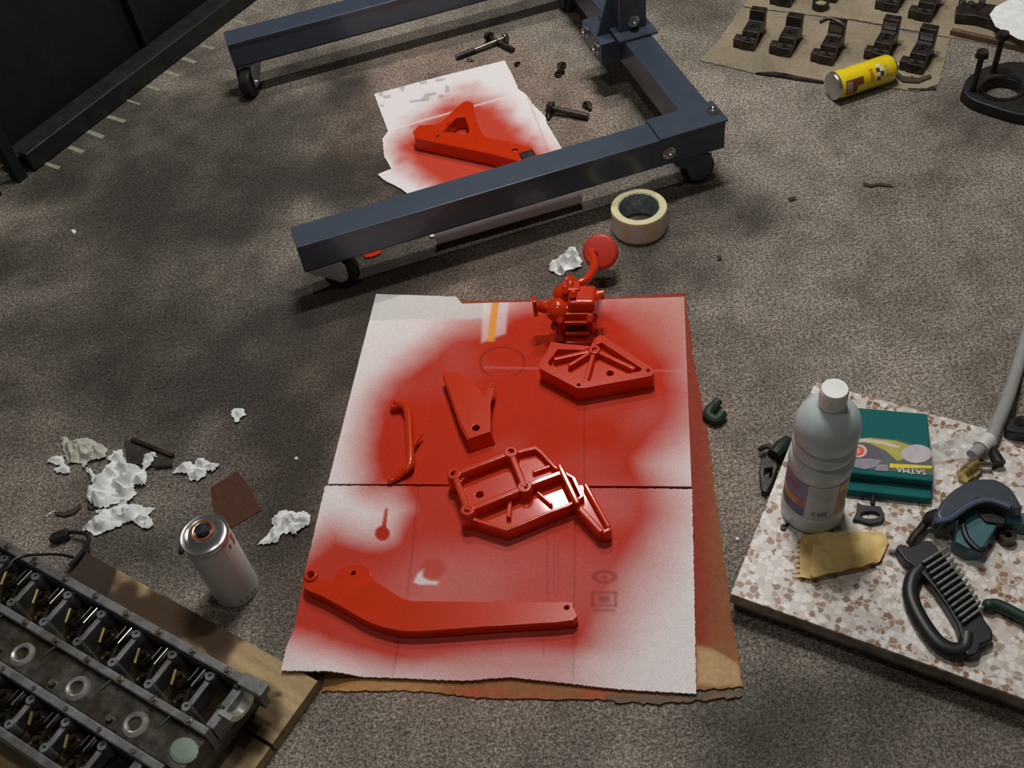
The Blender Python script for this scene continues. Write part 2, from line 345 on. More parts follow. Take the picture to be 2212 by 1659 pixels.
# ------------------------------------------------------------------ sheets under the big red parts
REDC = np.array((.57, .025, .0035)); WH = np.array(C(204, 192, 192, .60))
SZ = .0095
SPRAY = [(1075, 700), (1130, 660), (1190, 640), (1330, 640), (1425, 690), (1470, 770), (1485, 850), (1455, 930), (1405, 1005), (1420, 1060), (1430, 1110), (1395, 1190), (1345, 1290), (1285, 1390), (1235, 1440), (1000, 1450), (850, 1430),
         (740, 1395), (620, 1365), (560, 1300), (640, 1215), (720, 1150), (790, 1165), (850, 1160), (885, 1100), (850, 1070), (800, 1050), (795, 950), (830, 870), (880, 810), (960, 755)]
def ghost(px, py, poly, soft=5): return sstep(-soft, soft, sd_poly(px, py, poly))
def big_color(px, py, x, y):
    n = fbm(x, y, 30, 3)-.5; n2 = fbm(x+3, y, 7, 3)-.5
    sd = sd_poly(px, py, SPRAY)+22+70*n2+14*n
    soft = 62+52*sstep(1150, 1350, px)
    s = np.clip(sstep(-1, 1, sd/soft)+.09*sstep(-230, -20, sd), 0, 1)
    s = s*(1-.05*sstep(1040, 1060, py)*(.5+n2))*(1-.08*np.clip(n2*3, 0, 1))
    # lower middle of the sheet is more lightly sprayed
    s = s*(1-.07*(1-sstep(.5, 1.1, np.hypot((px-1100)/330, (py-1260)/120))))
    s = s*(1-.30*(1-sstep(.3, 1.1, np.hypot((px-1150)/330, (py-1440)/50))))
    c = mixc(np.tile(WH, (len(px), 1)), REDC, np.clip(s, 0, 1))
    def put(mask, col, a=1.): nonlocal c; c = mixc(c, np.array(col), np.clip(mask*a, 0, 1))
    put(ghost(px, py, [(700, 560), (998, 560), (1046, 640), (1046, 688), (790, 692)], 3), WH*np.array([.78, .79, .76]), .75)      # grey worn strip
    put(ghost(px, py, [(1044, 640), (1100, 640), (1092, 720), (1040, 740)], 4), WH, .5)
    put(ghost(px, py, [(1064, 640), (1080, 640), (1068, 738), (1052, 738)], 2), C(205, 128, 24), .9)                              # printed orange bar
    ring = np.abs(np.hypot((px-1085)/48, (py-783)/33)-1); put((1-sstep(.03, .09, ring))*(py < 812), REDC*.45, .6)                  # ring left by a part
    put(1-sstep(.8, 1.1, np.hypot((px-826)/17, (py-1152)/17)), REDC*.9, 1)                                                        # drip and its tail
    put(ghost(px, py, [(832, 1098), (838, 1098), (834, 1145), (822, 1145)], 2), REDC*.9, .95)
    put(ghost(px, py, [(893, 1258), (903, 1238), (918, 1226), (912, 1246), (926, 1254), (948, 1256), (944, 1263), (905, 1263)], 2), WH*.9, .85)  # bare patch
    put(1-sstep(.7, 1.1, np.hypot((px-935)/30, (py-1228)/24)), REDC, .5)
    put(ghost(px, py, [(1046, 792), (1470, 800), (1470, 803), (1046, 795)], 3), WH, .12)
    dk = REDC*.32+np.array([.02, .02, .02])
    put(1-sstep(.18, .36, np.abs(np.hypot((px-1306)/22, (py-1246)/12)-1)), dk, .5); put(1-sstep(.6, 1.2, np.hypot((px-1306)/7, (py-1247)/5)), dk, .45)
    for q in [(1277, 1278, 1333, 1282), (1277, 1306, 1333, 1310), (1277, 1278, 1283, 1310), (1327, 1278, 1333, 1310), (1293, 1287, 1317, 1301), (1282, 1316, 1330, 1321)]:
        put(ghost(px, py, [(q[0], q[1]), (q[2], q[1]), (q[2], q[3]), (q[0], q[3])], 3), dk, .55)                                  # printed carton marks
    for x0, x1, y0, y1 in [(1180, 1185, 1130, 1300), (1196, 1199, 1130, 1290), (1205, 1207, 1130, 1280), (1172, 1176, 1370, 1420)]:
        put(ghost(px, py, [(x0, y0), (x1, y0), (x1, y1), (x0, y1)], 3), dk, .3)
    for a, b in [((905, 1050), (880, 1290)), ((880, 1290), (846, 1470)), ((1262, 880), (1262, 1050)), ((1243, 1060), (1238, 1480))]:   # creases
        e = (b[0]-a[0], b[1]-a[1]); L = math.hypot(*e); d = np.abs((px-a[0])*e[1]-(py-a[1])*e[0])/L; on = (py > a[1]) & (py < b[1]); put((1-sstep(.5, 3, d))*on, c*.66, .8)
    put(sstep(1455, 1475, px)*(1-sstep(640, 760, py)), np.array(C(150, 116, 96)), .35); put((1-sstep(.4, 1.2, np.hypot((px-1450)/110, (py-690)/90))), np.array(C(168, 92, 74)), .5)
    return c
def crease(px_line_pts, depth, width):
    a, b = [G(*p, SZ) for p in px_line_pts]; e = b-a; L = e.length
    def f(x, y): d = np.abs((x-a.x)*e.y-(y-a.y)*e.x)/L; return -depth*np.exp(-(d/width)**2)
    return f
cr = [crease(((905, 1050), (846, 1470)), .0008, .003), crease(((1243, 1060), (1238, 1480)), .0008, .003), crease(((1262, 700), (1262, 1050)), .0006, .003)]
_w0 = G(181, 1190, .022); _w1 = G(686, 1471, .022); _we = (_w1-_w0).normalized(); _wo = Vector((-_we.y, _we.x, 0))
def lift(x, y):                                          # the corner rests on the end of the wooden board
    d1 = (x-_w1.x)*_wo.x+(y-_w1.y)*_wo.y; d2 = (x-_w1.x)*_we.x+(y-_w1.y)*_we.y
    d = np.hypot(np.clip(d1, 0, 9), np.clip(d2, 0, 9)); return .0200*(1-sstep(.006, .062, d))
def big_z(x, y): return lift(x, y)+.0012*(fbm(x, y, 6, 2)-1)+.0007*(fbm(x, y, 55, 2)-1)+sum(f(x, y) for f in cr)
bigcard = thing('cardboard_sheet', 'large white cardboard sheet fogged with red overspray under the painted parts', 'cardboard', tuple(G(1100, 1050, 0)))
sheet('upper_panel', GG([(812, 634), (905, 637), (985, 640), (998, 655), (1240, 648), (1478, 640), (1494, 1050), (1200, 1048), (900, 1045), (708, 1044)], SZ), .003, .0023, CARD, bigcard, big_color, big_z)
sheet('lower_panel', GG([(702, 1048), (900, 1049), (1200, 1052), (1495, 1056), (1500, 1280), (1504, 1498), (1340, 1488), (1250, 1478), (1100, 1462), (1000, 1470), (860, 1464), (745, 1460)], SZ)+[G(690, 1457, .018), G(609, 1450, .026), G(640, 1320, .015), G(662, 1220, SZ)], .003, .0023, CARD, bigcard, big_color, big_z, ragged=.0012)
def brown_color(px, py, x, y):
    n = fbm(x, y, 22, 4)-.5
    c = np.tile(np.array(C(122, 78, 44)), (len(px), 1))*(1+.5*n)[:, None]
    c = mixc(c, np.array(C(122, 40, 22)), np.clip((1-sstep(20, 85, px-1478))*(1-sstep(1380, 1460, py))*.8+.25*(px > 1400)*(py < 1390), 0, 1))
    c = mixc(c, np.array(C(168, 140, 100)), ghost(px, py, [(1505, 1395), (1545, 1405), (1600, 1440), (1600, 1484), (1505, 1480)], 5)*.85)
    c = mixc(c, np.array(C(168, 50, 28)), np.clip(1.6*fbm(x, y*1, 26, 3)-.65, 0, 1)*sstep(1480, 1490, py)*sstep(840, 920, px)*(1-sstep(1330, 1450, px)))
    c = mixc(c, np.array(C(160, 118, 70)), sstep(690, 720, px)*(1-sstep(880, 1000, px))*sstep(1450, 1470, py)*.7)
    return c
o = sheet('under_cardboard', GG([(830, 655), (1330, 642), (1479, 633), (1499, 780), (1530, 945), (1556, 1150), (1574, 1285), (1584, 1345), (1605, 1482), (1500, 1492), (1420, 1512), (1250, 1510), (1050, 1508), (900, 1492), (760, 1492), (696, 1493), (698, 1474), (730, 1300)], .003), .0026, .006, BROWNCARD, None, brown_color, lambda x, y: .0006*(fbm(x, y, 15, 2)-.5), origin=tuple(G(1550, 1300, 0)), ragged=.003)
tag(o, 'brown cardboard lying under the large white sheet, showing at its right and front', 'cardboard')
o = sheet('cardboard_scrap', GG([(1300, 1500), (1420, 1501), (1504, 1500), (1606, 1494), (1606, 1503), (1520, 1512), (1425, 1520), (1330, 1516)], .0036), .003, .005, BROWNCARD, None, lambda px, py, x, y: np.tile(np.array(C(96, 78, 62)), (len(px), 1))*(1+.5*(fbm(x, y, 40, 3)-.5))[:, None], origin=tuple(G(1450, 1506)), ragged=.004)
tag(o, 'thin torn brown cardboard scrap in front of the large sheet', 'cardboard')

# second sheet below the stand
SP2 = [(905, 265), (960, 222), (1020, 205), (1070, 225), (1110, 270), (1150, 300), (1195, 345), (1230, 420), (1090, 440), (960, 420), (930, 395), (870, 345), (860, 310)]
def small_color(px, py, x, y):
    n = fbm(x, y, 26, 3)-.5; sd = sd_poly(px, py, SP2)+8+30*n; s = sstep(-1, 1, sd/36)
    c = mixc(np.tile(WH*.97, (len(px), 1)), REDC*np.array([1.05, 1.3, 1.2]), s*.97)
    c = c*(1-.35*((vnoise(x, y, 60) > .78) & (py < 230) & (px < 980)))[:, None]
    for a, b, k in [((838, 282), (1125, 200), 1.), ((1160, 262), (1205, 380), .55)]:
        e = (b[0]-a[0], b[1]-a[1]); L = math.hypot(*e); d = np.abs((px-a[0])*e[1]-(py-a[1])*e[0])/L; c = mixc(c, WH if k == 1. else REDC, (1-sstep(.8, 2.6, d))*.6*k)
    return mixc(c, WH*.86, sstep(430, 470, py+.28*(px-935))*0.0)
e0, e1 = G(945, 537), G(1259, 446); ed = (e1-e0).normalized(); en = Vector((ed.y, -ed.x, 0))
def small_z(x, y): return .0015*(fbm(x, y, 9, 2)-.5)
o = thing('cardboard_sheet', 'small torn white cardboard sheet with red overspray lying below the engine stand', 'cardboard', tuple(G(1030, 330, 0)))
n_ = 40; prof = [(-.012, .0046), (-.005, .0052), (-.001, .009), (.0, .016), (-.002, .024), (-.007, .031), (-.010, .0335)]
vs_ = []; fs_ = []
for i in range(n_+1):
    p_ = e0.lerp(e1, i/n_)
    for k_ in (0., .0028):
        for t_, z_ in prof: q_ = p_+en*(t_-k_*.8); vs_.append((q_.x-o.location.x, q_.y-o.location.y, z_+(k_*.5 if t_ > -.004 else -k_)))
np_ = len(prof)
for i in range(n_):
    a_ = i*2*np_; b_ = a_+2*np_
    for j in range(np_-1): fs_ += [(a_+j, a_+j+1, b_+j+1, b_+j), (a_+np_+j, b_+np_+j, b_+np_+j+1, a_+np_+j+1)]
    fs_ += [(a_+np_-1, a_+2*np_-1, b_+2*np_-1, b_+np_-1), (a_, b_, b_+np_, a_+np_)]
for a_ in (0, n_*2*np_): fs_ += [(a_+j, a_+j+1, a_+np_+j+1, a_+np_+j) for j in range(np_-1)]
me = bpy.data.meshes.new('folded_flap'); me.from_pydata(vs_, [], fs_); W_ = np.array(vs_)+np.array([o.location.x, o.location.y, 0]); fx_, fy_ = topix(W_)
setcol(me, mixc(np.tile(WH*.95, (len(vs_), 1)), REDC, .28*np.exp(-((fx_-1140)/55)**2)*vnoise(W_[:, 0], W_[:, 1], 90))); me.materials.append(CARD)
finish(me, 60); fo_ = bpy.data.objects.new('folded_flap', me); COL.objects.link(fo_); fo_.parent = o
sheet('panel', GG([(808, 203), (900, 178), (1090, 130), (1106, 160), (1120, 192), (1137, 204), (1150, 224), (1178, 252), (1182, 268), (1215, 322), (1240, 390), (1248, 424), (1100, 466), (930, 512), (905, 468), (886, 424), (870, 410), (848, 398), (828, 388), (816, 376), (845, 364), (830, 338), (826, 300), (838, 284)], .0045), .003, .003, CARD, o, small_color, small_z, ragged=.0012)

# ------------------------------------------------------------------ engine stand
ZT = .135
ra, rb = G(1568, 262, ZT), G(640, 535, ZT); us = (ra-rb).normalized(); ws = Vector((-us.y, us.x, 0)); AZ = math.atan2(us.y, us.x)
stand = thing('engine_stand', 'blue grey steel engine stand on casters standing over the small cardboard', 'engine stand', (ra.x, ra.y, 0), AZ)
def sl(px, py, z): p = G(px, py, z)-ra; return p.dot(us), p.dot(ws)          # stand-local u, w
Lr = (ra-rb).length; rw = sl(490, 97, ZT)[1]; rl = sl(490, 97, ZT)[0]; bu = (sl(1464, 235, ZT)[0]+sl(1525, 216, ZT)[0])/2
def tube_rail(u0, u1, w0, name):
    m_ = MB(); t = .0035; z0, z1 = ZT-.06, ZT                # open-ended square tube
    for dz in (z0+t/2, z1-t/2): m_.box(((u0+u1)/2, w0+.03, dz), (u1-u0, .06, t))
    for dw in (t/2, .06-t/2): m_.box(((u0+u1)/2, w0+dw, (z0+z1)/2), (u1-u0, t, .06-2*t))
    return obj(name, m_, BLUE, stand, bevel=.0017, seg=3)
tube_rail(-Lr, 0, 0, 'front_rail'); tube_rail(rl, .0, rw, 'rear_rail')
m_ = MB(); m_.box((bu, (rw+.06)/2, ZT-.0305), (.06, rw-.062, .06)); obj('cross_beam', m_, BLUE, stand, bevel=.003)
cl = sl(1404, 275, ZT)[0]
m_ = MB(); m_.box(((cl+.004)/2, .031, ZT+.0025), (abs(cl)+.004, .068, .005)); m_.box(((cl+.004)/2, .0655, ZT-.012), (abs(cl)+.004, .004, .03)); obj('corner_bracket', m_, BLUE, stand, bevel=.0015)
m_ = MB(); m_.box(((cl+.004)/2, rw+.031, ZT+.0025), (abs(cl)+.004, .068, .005)); obj('corner_bracket', m_, BLUE, stand, bevel=.0015)
def bolt(c, axis, name='bolt', r=.0095):
    m_ = MB(); a = Vector(axis); c = Vector(c); m_.cyl(c, c+a*.002, r*1.35, 16); m_.hexa(c+a*.002, r, .006, a); m_.ball(c+a*.008, (r*.7, r*.7, r*.45), seg=10, ring=6)
    return obj(name, m_, CHROME, stand)
q = sl(1540, 241, ZT+.005); bolt((q[0], q[1], ZT+.005), (0, 0, 1)); q = sl(1447, 330, ZT-.03); bolt((q[0], -.0005, ZT-.032), (0, -1, 0))
# upright post and gussets on the cross beam
pw = sl(1358, 72, ZT)[1]
m_ = MB(); m_.box((bu, pw+.03, ZT+.45), (.06, .06, .9)); obj('upright_post', m_, BLUE, stand, bevel=.003)
m_ = MB(); m_.box((bu, pw+.03, ZT+.003), (.085, .12, .006)); obj('post_foot', m_, BLUE, stand, bevel=.001)
m_ = MB(); q = [(-.045, 0), (0, 0), (0, .10), (-.012, .10)]
m_.prism([(a, b) for a, b in q], -.003, .003); m_.v = [Vector((bu-.03+v.x, pw+.03+v.z, ZT-.02+v.y)) for v in m_.v]; obj('gusset', m_, BLUE, stand)
m_ = MB(); m_.box((bu-.052, pw+.05, ZT-.03), (.045, .11, .05)); obj('leg_socket', m_, BLUE, stand, bevel=.002)
bolt((bu-.0745, pw+.02, ZT-.028), (-1, 0, 0)); bolt((bu-.0745, pw+.08, ZT-.02), (-1, 0, 0)); bolt((bu, pw-.0005, ZT+.025), (0, -1, 0))
m_ = MB(); m_.box((bu, pw-.0006, ZT+.085), (.034, .001, .014)); obj('sticker', m_, mcol('white_sticker', 190, 196, 186), stand)
ZINC = mat('satin_zinc', (.62, .62, .63), .36, .9, var=.06)
def caster(u, wv, ang, chrome, name='caster'):
    fm_ = ZINC if chrome else BLUE; R = .033
    m_ = MB(); m_.box((u, wv, .0735), (.054, .054, .003)); m_.cyl((u, wv, .068), (u, wv, .072), .024, 20)
    T = Matrix.Translation((u, wv, 0))@Matrix.Rotation(ang, 4, 'Z')
    prof = [(-.028, .071), (.034, .071), (.041, .060), (.042, .032), (.036, .023), (.025, .022), (.016, .030), (-.020, .054), (-.028, .062)] if chrome else [(-.026, .071), (.052, .071), (.055, .040), (.052, .026), (.043, .015), (.030, .011), (.017, .015), (.008, .026), (.004, .045), (-.018, .058)]
    for s in (-1, 1):
        y = s*.0185; vs = [(x, y-.0011, z) for x, z in prof]+[(x, y+.0011, z) for x, z in prof]; n = len(prof)
        m_.add(vs, [tuple(range(n)), tuple(range(n, 2*n))[::-1]]+[(i, (i+1) % n, (i+1) % n+n, i+n) for i in range(n)], T)
    m_.add([(-.026, -.0185, .0685), (.028, -.0185, .0685), (.028, .0185, .0685), (-.026, .0185, .0685), (-.026, -.0185, .0715), (.028, -.0185, .0715), (.028, .0185, .0715), (-.026, .0185, .0715)], [(0, 3, 2, 1), (4, 5, 6, 7), (0, 1, 5, 4), (1, 2, 6, 5), (2, 3, 7, 6), (3, 0, 4, 7)], T)
    f_ = obj(name, m_, fm_, stand, bevel=.0008)
    m_ = MB(); A = Matrix.Translation((.030, 0, R))@Matrix.Rotation(PI/2, 4, 'X')
    m_.lathe([(.004, -.012), (R*.62, -.0125), (R*.9, -.0125), (R, -.008), (R, .008), (R*.9, .0125), (R*.62, .0125), (.004, .012)], 28, T@A); obj('wheel', m_, RUBBER, f_)
    m_ = MB(); m_.tube([T@Vector((.030, -.023, R)), T@Vector((.030, .023, R))], .0045, 8); obj('axle', m_, fm_, f_)
caster(-Lr+.034, .03, math.radians(-8), True); caster(rl+.034, rw+.03, math.radians(-118), True)
caster(-.075, .026, math.radians(-6), False); caster(-.045, rw+.03, math.radians(-90), False)

# ------------------------------------------------------------------ red painted parts
ZS = SZ+.0003
HOLE = mat('dark_bore', (.02, .004, .003), .6)
def hole_px(c, r, z, n=18): p = G(*c, z); return circ((p.x, p.y), r, n)
# curved arm at the front of the sheet
zt = ZS+.020
arm_o = [(658, 1236), (668, 1230), (682, 1234), (690, 1248), (712, 1255), (740, 1262), (775, 1262), (800, 1256), (828, 1266), (856, 1285), (885, 1297), (930, 1298), (1050, 1300), (1073, 1296), (1090, 1298), (1180, 1300), (1234, 1300), (1238, 1310), (1237, 1340), (1100, 1350), (1000, 1357), (900, 1364), (850, 1360), (800, 1345), (750, 1318), (700, 1290), (664, 1274), (654, 1258)]
arm = thing('curved_lever', 'long curved red painted lever at the front of the large sheet', 'machine part', tuple(G(950, 1330, SZ)))
m_ = MB(); op = [(p.x, p.y) for p in smooth_path(GG(arm_o+[arm_o[0]], zt), 3)[:-1]]
m_.prism(op, ZS, zt, [hole_px((672, 1245), .0045, zt), hole_px((1224, 1312), .0035, zt)]); wobj('bar', m_, RED, arm, bevel=.0065, seg=4)
m_ = MB(); p = G(672, 1244, zt); M = Matrix.Translation(p); m_.lathe([(.0055, -.004), (.0055, .004), (.0085, .004), (.0105, .002), (.0105, -.004)], 24, M, closed=True); wobj('eye_boss', m_, RED, arm, bevel=.0008)
m_ = MB(); ear = smooth_path(GG([(722, 1258), (724, 1240), (740, 1226), (762, 1219), (785, 1222), (800, 1234), (806, 1250), (830, 1272), (790, 1285), (735, 1275), (722, 1258)], ZS+.006), 3)[:-1]
m_.prism([(p.x, p.y) for p in ear], ZS, ZS+.006, [hole_px((763, 1238), .0038, ZS+.006)]); wobj('side_ear', m_, RED, arm, bevel=.0012)

# ribbed engine mount casting
mount = thing('engine_mount_casting', 'ribbed red engine mount casting with four bored bosses, middle of large sheet', 'machine part', tuple(G(1110, 1060, SZ)))
zr, zf, zb = ZS+.026, ZS+.014, ZS+.036
out = [(984, 1040), (1000, 1022), (1090, 978), (1157, 962), (1170, 972), (1200, 1005), (1243, 1030), (1262, 1072), (1228, 1094), (1185, 1109), (1155, 1122), (1119, 1137), (1094, 1147), (1050, 1134), (1000, 1117)]
P2 = [(p.x, p.y) for p in GG(out, zr)]
m_ = MB(); m_.prism(P2, ZS, zf, [hole_px((1036, 1068), .0055, zf)]); wobj('base_plate', m_, RED, mount, bevel=.0015)
cen = Vector((sum(p[0] for p in P2)/len(P2), sum(p[1] for p in P2)/len(P2)))
inn = [(p[0]+(cen.x-p[0])*.075, p[1]+(cen.y-p[1])*.085) for p in P2]
m_ = MB(); m_.prism(P2, zf-.002, zr, [inn[::-1]]); wobj('rim', m_, RED, mount, bevel=.0018)
bs_ = [(981, 1022), (1103, 975), (1133, 1050), (1010, 1100)]
B = GG(bs_, zb)
for i, (a, b) in enumerate([(0, 1), (1, 2), (2, 3), (3, 0)]):
    m_ = MB(); A_, B_ = B[a], B[b]; zc = (zf+zb-.003)/2; m_.bar((A_.x, A_.y, zc), (B_.x, B_.y, zc), .0105, zb-.003-zf+.004); wobj('frame_rib', m_, RED, mount, bevel=.003, seg=3)
for p in B:
    m_ = MB(); m_.lathe([(.0052, ZS), (.0052, zb), (.0098, zb), (.0112, zb-.002), (.0125, ZS+.004), (.0125, ZS)], 24, Matrix.Translation((p.x, p.y, 0)), closed=True); wobj('boss', m_, RED, mount, bevel=.0008)
for a, b, z1, wd in [((1133, 1050), (1214, 1020), zr+.006, .009), ((1103, 1072), (1098, 1118), zr-.004, .007), ((1160, 1062), (1192, 1090), zr-.006, .005), ((1150, 1020), (1190, 1006), zr-.006, .006)]:
    m_ = MB(); A_, B_ = G(*a, z1), G(*b, z1); m_.bar((A_.x, A_.y, (zf+z1)/2), (B_.x, B_.y, (zf+z1)/2), wd, z1-zf+.003); wobj('web_rib', m_, RED, mount, bevel=.002)
def capsule(a, b, r, z0, z1):
    a, b = Vector((a.x, a.y)), Vector((b.x, b.y)); d = (b-a).normalized(); an = math.atan2(d.y, d.x)
    return arcp(b, r, an-PI/2, an+PI/2, 6)+arcp(a, r, an+PI/2, an+1.5*PI, 6)
m_ = MB(); m_.prism(capsule(G(1209, 1005, zr+.010), G(1246, 1082, zr+.010), .0045, 0, 0), zf-.006, zr+.010); wobj('cross_flange', m_, RED, mount, bevel=.003, seg=3)
zq = ZS+.022
arm2 = GG([(1228, 1040), (1258, 1040), (1282, 1066), (1320, 1140), (1302, 1152), (1262, 1108), (1236, 1088)], zq)
m_ = MB(); m_.prism([(p.x, p.y) for p in arm2], ZS, zq-.008); wobj('side_arm', m_, RED, mount, bevel=.0015)
for a, b, wd in [((1263, 1043), (1316, 1138), .0075), ((1246, 1090), (1300, 1148), .0095), ((1300, 1149), (1320, 1140), .008)]:
    m_ = MB(); A_, B_ = G(*a, zq+.004), G(*b, zq+.004); m_.bar((A_.x, A_.y, (ZS+zq+.004)/2), (B_.x, B_.y, (ZS+zq+.004)/2), wd, zq+.004-ZS); wobj('arm_flange', m_, RED, mount, bevel=.003, seg=3)

# triangular ribbed bracket
tri = thing('triangular_bracket', 'triangular ribbed red bracket with bored corners beside the red oil pump', 'machine part', tuple(G(1285, 800, SZ)))
zr, zf = ZS+.031, ZS+.018
out = [(1190, 738), (1214, 742), (1276, 748), (1284, 730), (1296, 723), (1308, 728), (1410, 796), (1413, 806), (1406, 812), (1262, 838), (1246, 838), (1166, 796), (1163, 788), (1180, 762)]
P2 = [(p.x, p.y) for p in GG(out, zr)]
m_ = MB(); m_.prism(P2, ZS, zf, [hole_px((1318, 806), .0058, zf)]); wobj('base_plate', m_, RED, tri, bevel=.0015)
inn = [(p.x, p.y) for p in GG([(1205, 754), (1262, 756), (1288, 744), (1300, 740), (1386, 796), (1384, 802), (1262, 824), (1248, 822), (1186, 788), (1184, 782)], zr)]
m_ = MB(); m_.prism(P2, zf-.002, zr, [inn[::-1], hole_px((1400, 800), .0032, zr), hole_px((1250, 831), .0032, zr)]); wobj('rim', m_, RED, tri, bevel=.0022, seg=3)
for b, wd in [((1264, 826), .008), ((1228, 790), .007), ((1372, 797), .008), ((1196, 776), .008)]:
    m_ = MB(); A_, B_ = G(1284, 756, zr-.003), G(*b, zr-.003); zc = (zf+zr-.003)/2; m_.bar((A_.x, A_.y, zc), (B_.x, B_.y, zc), wd, zr-.003-zf+.003); wobj('web_rib', m_, RED, tri, bevel=.002)
p = G(1284, 754, zr+.001); m_ = MB(); m_.lathe([(.0042, ZS+.002), (.0042, zr+.001), (.009, zr+.001), (.0105, zr-.002), (.0115, ZS+.002)], 22, Matrix.Translation((p.x, p.y, 0)), closed=True); wobj('boss', m_, RED, tri, bevel=.0006)

# bent angle bracket
ang = thing('angle_bracket', 'bent red angle bracket with one round hole, left of triangular bracket', 'machine part', tuple(G(1020, 890, SZ)))
zt = ZS+.026
o1 = [(955, 806), (966, 800), (985, 803), (1010, 816), (1032, 834), (1046, 852), (1052, 838), (1064, 826), (1070, 834), (1060, 870), (1060, 932), (1012, 948), (994, 912), (968, 838)]
m_ = MB(); m_.prism([(p.x, p.y) for p in GG(o1, zt)], zt-.004, zt, [hole_px((1028, 924), .0058, zt)]); wobj('top_plate', m_, RED, ang, bevel=.0012)
A_, B_ = G(1012, 948, zt), G(1060, 932, zt); m_ = MB()
m_.add([(A_.x, A_.y, zt-.002), (B_.x, B_.y, zt-.002), (B_.x+.004, B_.y-.006, ZS), (A_.x-.002, A_.y-.006, ZS), (A_.x-.001, A_.y+.004, zt-.002), (B_.x-.001, B_.y+.004, zt-.002), (B_.x+.003, B_.y-.002, ZS), (A_.x-.003, A_.y-.002, ZS)], [(0, 1, 2, 3), (4, 7, 6, 5), (0, 4, 5, 1), (1, 5, 6, 2), (2, 6, 7, 3), (3, 7, 4, 0)]); wobj('front_flange', m_, RED, ang, bevel=.001)
Lp = GG([(957, 808), (969, 840), (994, 912), (1011, 947)], zt); m_ = MB()
for a, b in zip(Lp[:-1], Lp[1:]): m_.bar((a.x, a.y, (ZS+zt)/2-.001), (b.x, b.y, (ZS+zt)/2-.001), .004, zt-ZS-.003)
wobj('side_flange', m_, RED, ang, bevel=.0008)
m_ = MB(); p = G(1028, 924, ZS+.004); m_.cyl((p.x, p.y, ZS), (p.x, p.y, ZS+.004), .008, 16)
m_ = MB(); p = G(1063, 832, zt); m_.lathe([(.002, -.006), (.002, .001), (.0045, .001), (.0055, -.006)], 14, Matrix.Translation(p), closed=True); wobj('lug', m_, RED, ang)

# hooked strap
hook = thing('hooked_strap', 'slim hooked red strap at the left edge of large sheet', 'machine part', tuple(G(870, 950, SZ)))
z = ZS+.010
pp = smooth_path([G(838, 1042, ZS+.004), G(862, 1026, ZS+.006), G(882, 1008, z+.002), G(886, 985, z+.003), G(884, 930, z+.003), G(882, 895, z+.003), G(874, 876, z+.003), G(856, 872, z+.001)], 5)
m_ = MB(); m_.tube(pp, [.0035]+[.0055]*3+[.0072]*(len(pp)-8)+[.0072]*4, 12, .8); wobj('strap', m_, RED, hook)
p = G(854, 874, z); m_ = MB(); m_.lathe([(.003, -.009), (.003, .004), (.008, .004), (.0092, .002), (.0092, -.009)], 20, Matrix.Translation(p), closed=True); wobj('eye', m_, RED, hook)
m_ = MB(); m_.tube(smooth_path([G(888, 970, z), G(900, 952, z), G(913, 937, z+.002)], 4), [.0035]*6+[.002]*3, 8); wobj('barb', m_, RED, hook)

# oil pump with pickup
pump = thing('oil_pump', 'glossy red oil pump with bent pickup pipe and round strainer behind', 'machine part', tuple(G(1240, 742, SZ)))
pb = G(1243, 735, ZS); pu = (G(1285, 735, ZS)-G(1200, 735, ZS)).normalized(); pv = Vector((-pu.y, pu.x, 0)); PA = math.atan2(pu.y, pu.x)
def pp_(a, b, c): q = pb+pu*a+pv*b; return Vector((q.x, q.y, ZS+c))
def pbox(name, c, size, bev=.003, mt=RED): m_ = MB(); m_.box(pp_(*c), size, PA); return wobj(name, m_, mt, pump, bevel=bev, seg=3)
pbox('housing', (0, .024, .032), (.056, .042, .060), .006)
pbox('cover_plate', (.002, .001, .030), (.050, .006, .052), .0025)
pbox('cover_rib', (.004, -.004, .042), (.036, .008, .006), .002); pbox('cover_rib', (.004, -.004, .020), (.036, .008, .006), .002)
pbox('foot', (.006, -.007, .006), (.040, .016, .010), .003)
m_ = MB(); m_.ball(pp_(-.022, .012, .050), (.019, .019, .018)); wobj('gear_lobe', m_, RED, pump)
m_ = MB(); m_.ball(pp_(-.012, .034, .060), (.020, .016, .016)); wobj('gear_lobe', m_, RED, pump)
pbox('top_block', (.012, .022, .062), (.040, .038, .022), .007)
pbox('slot_plate', (.004, -.0035, .0315), (.030, .004, .010), .0015, HOLE)
m_ = MB(); m_.tube([pp_(-.028, .02, .052), pp_(-.042, .016, .050), pp_(-.052, .016, .056)], [.009, .008, .0095], 12); wobj('inlet_stub', m_, RED, pump)
m_ = MB(); m_.box(pp_(-.056, .014, .056), (.006, .014, .030), PA+.3); wobj('stub_flange', m_, RED, pump, bevel=.002)
m_ = MB(); m_.tube([pp_(.024, .03, .058), pp_(.042, .034, .060)], [.009, .007], 12); wobj('outlet_stub', m_, RED, pump)
for a, b, c in [(.024, -.003, .052), (-.018, -.003, .050), (.024, -.003, .010), (-.020, -.003, .012), (.029, .012, .036), (-.029, .006, .026), (.0, .02, .076), (-.012, .03, .075), (.034, .026, .064)]:
    m_ = MB(); q = pp_(a, b, c); m_.cyl(q-pv*.004, q-pv*.004+Vector((pv.x*-.004, pv.y*-.004, .004)), .0048, 12); m_.ball(q, (.0055, .0055, .0055), seg=10, ring=6); wobj('bolt_boss', m_, RED, pump)
for ch in pump.children:
    c_ = pb-pump.location
    for v in ch.data.vertices: v.co = c_+(v.co-c_)*1.18
disc_c = G(1296, 543, .062); view = Vector((0, 0, H))-disc_c; view.normalize(); dn = (view+Vector((-.10, .05, .12))).normalized()
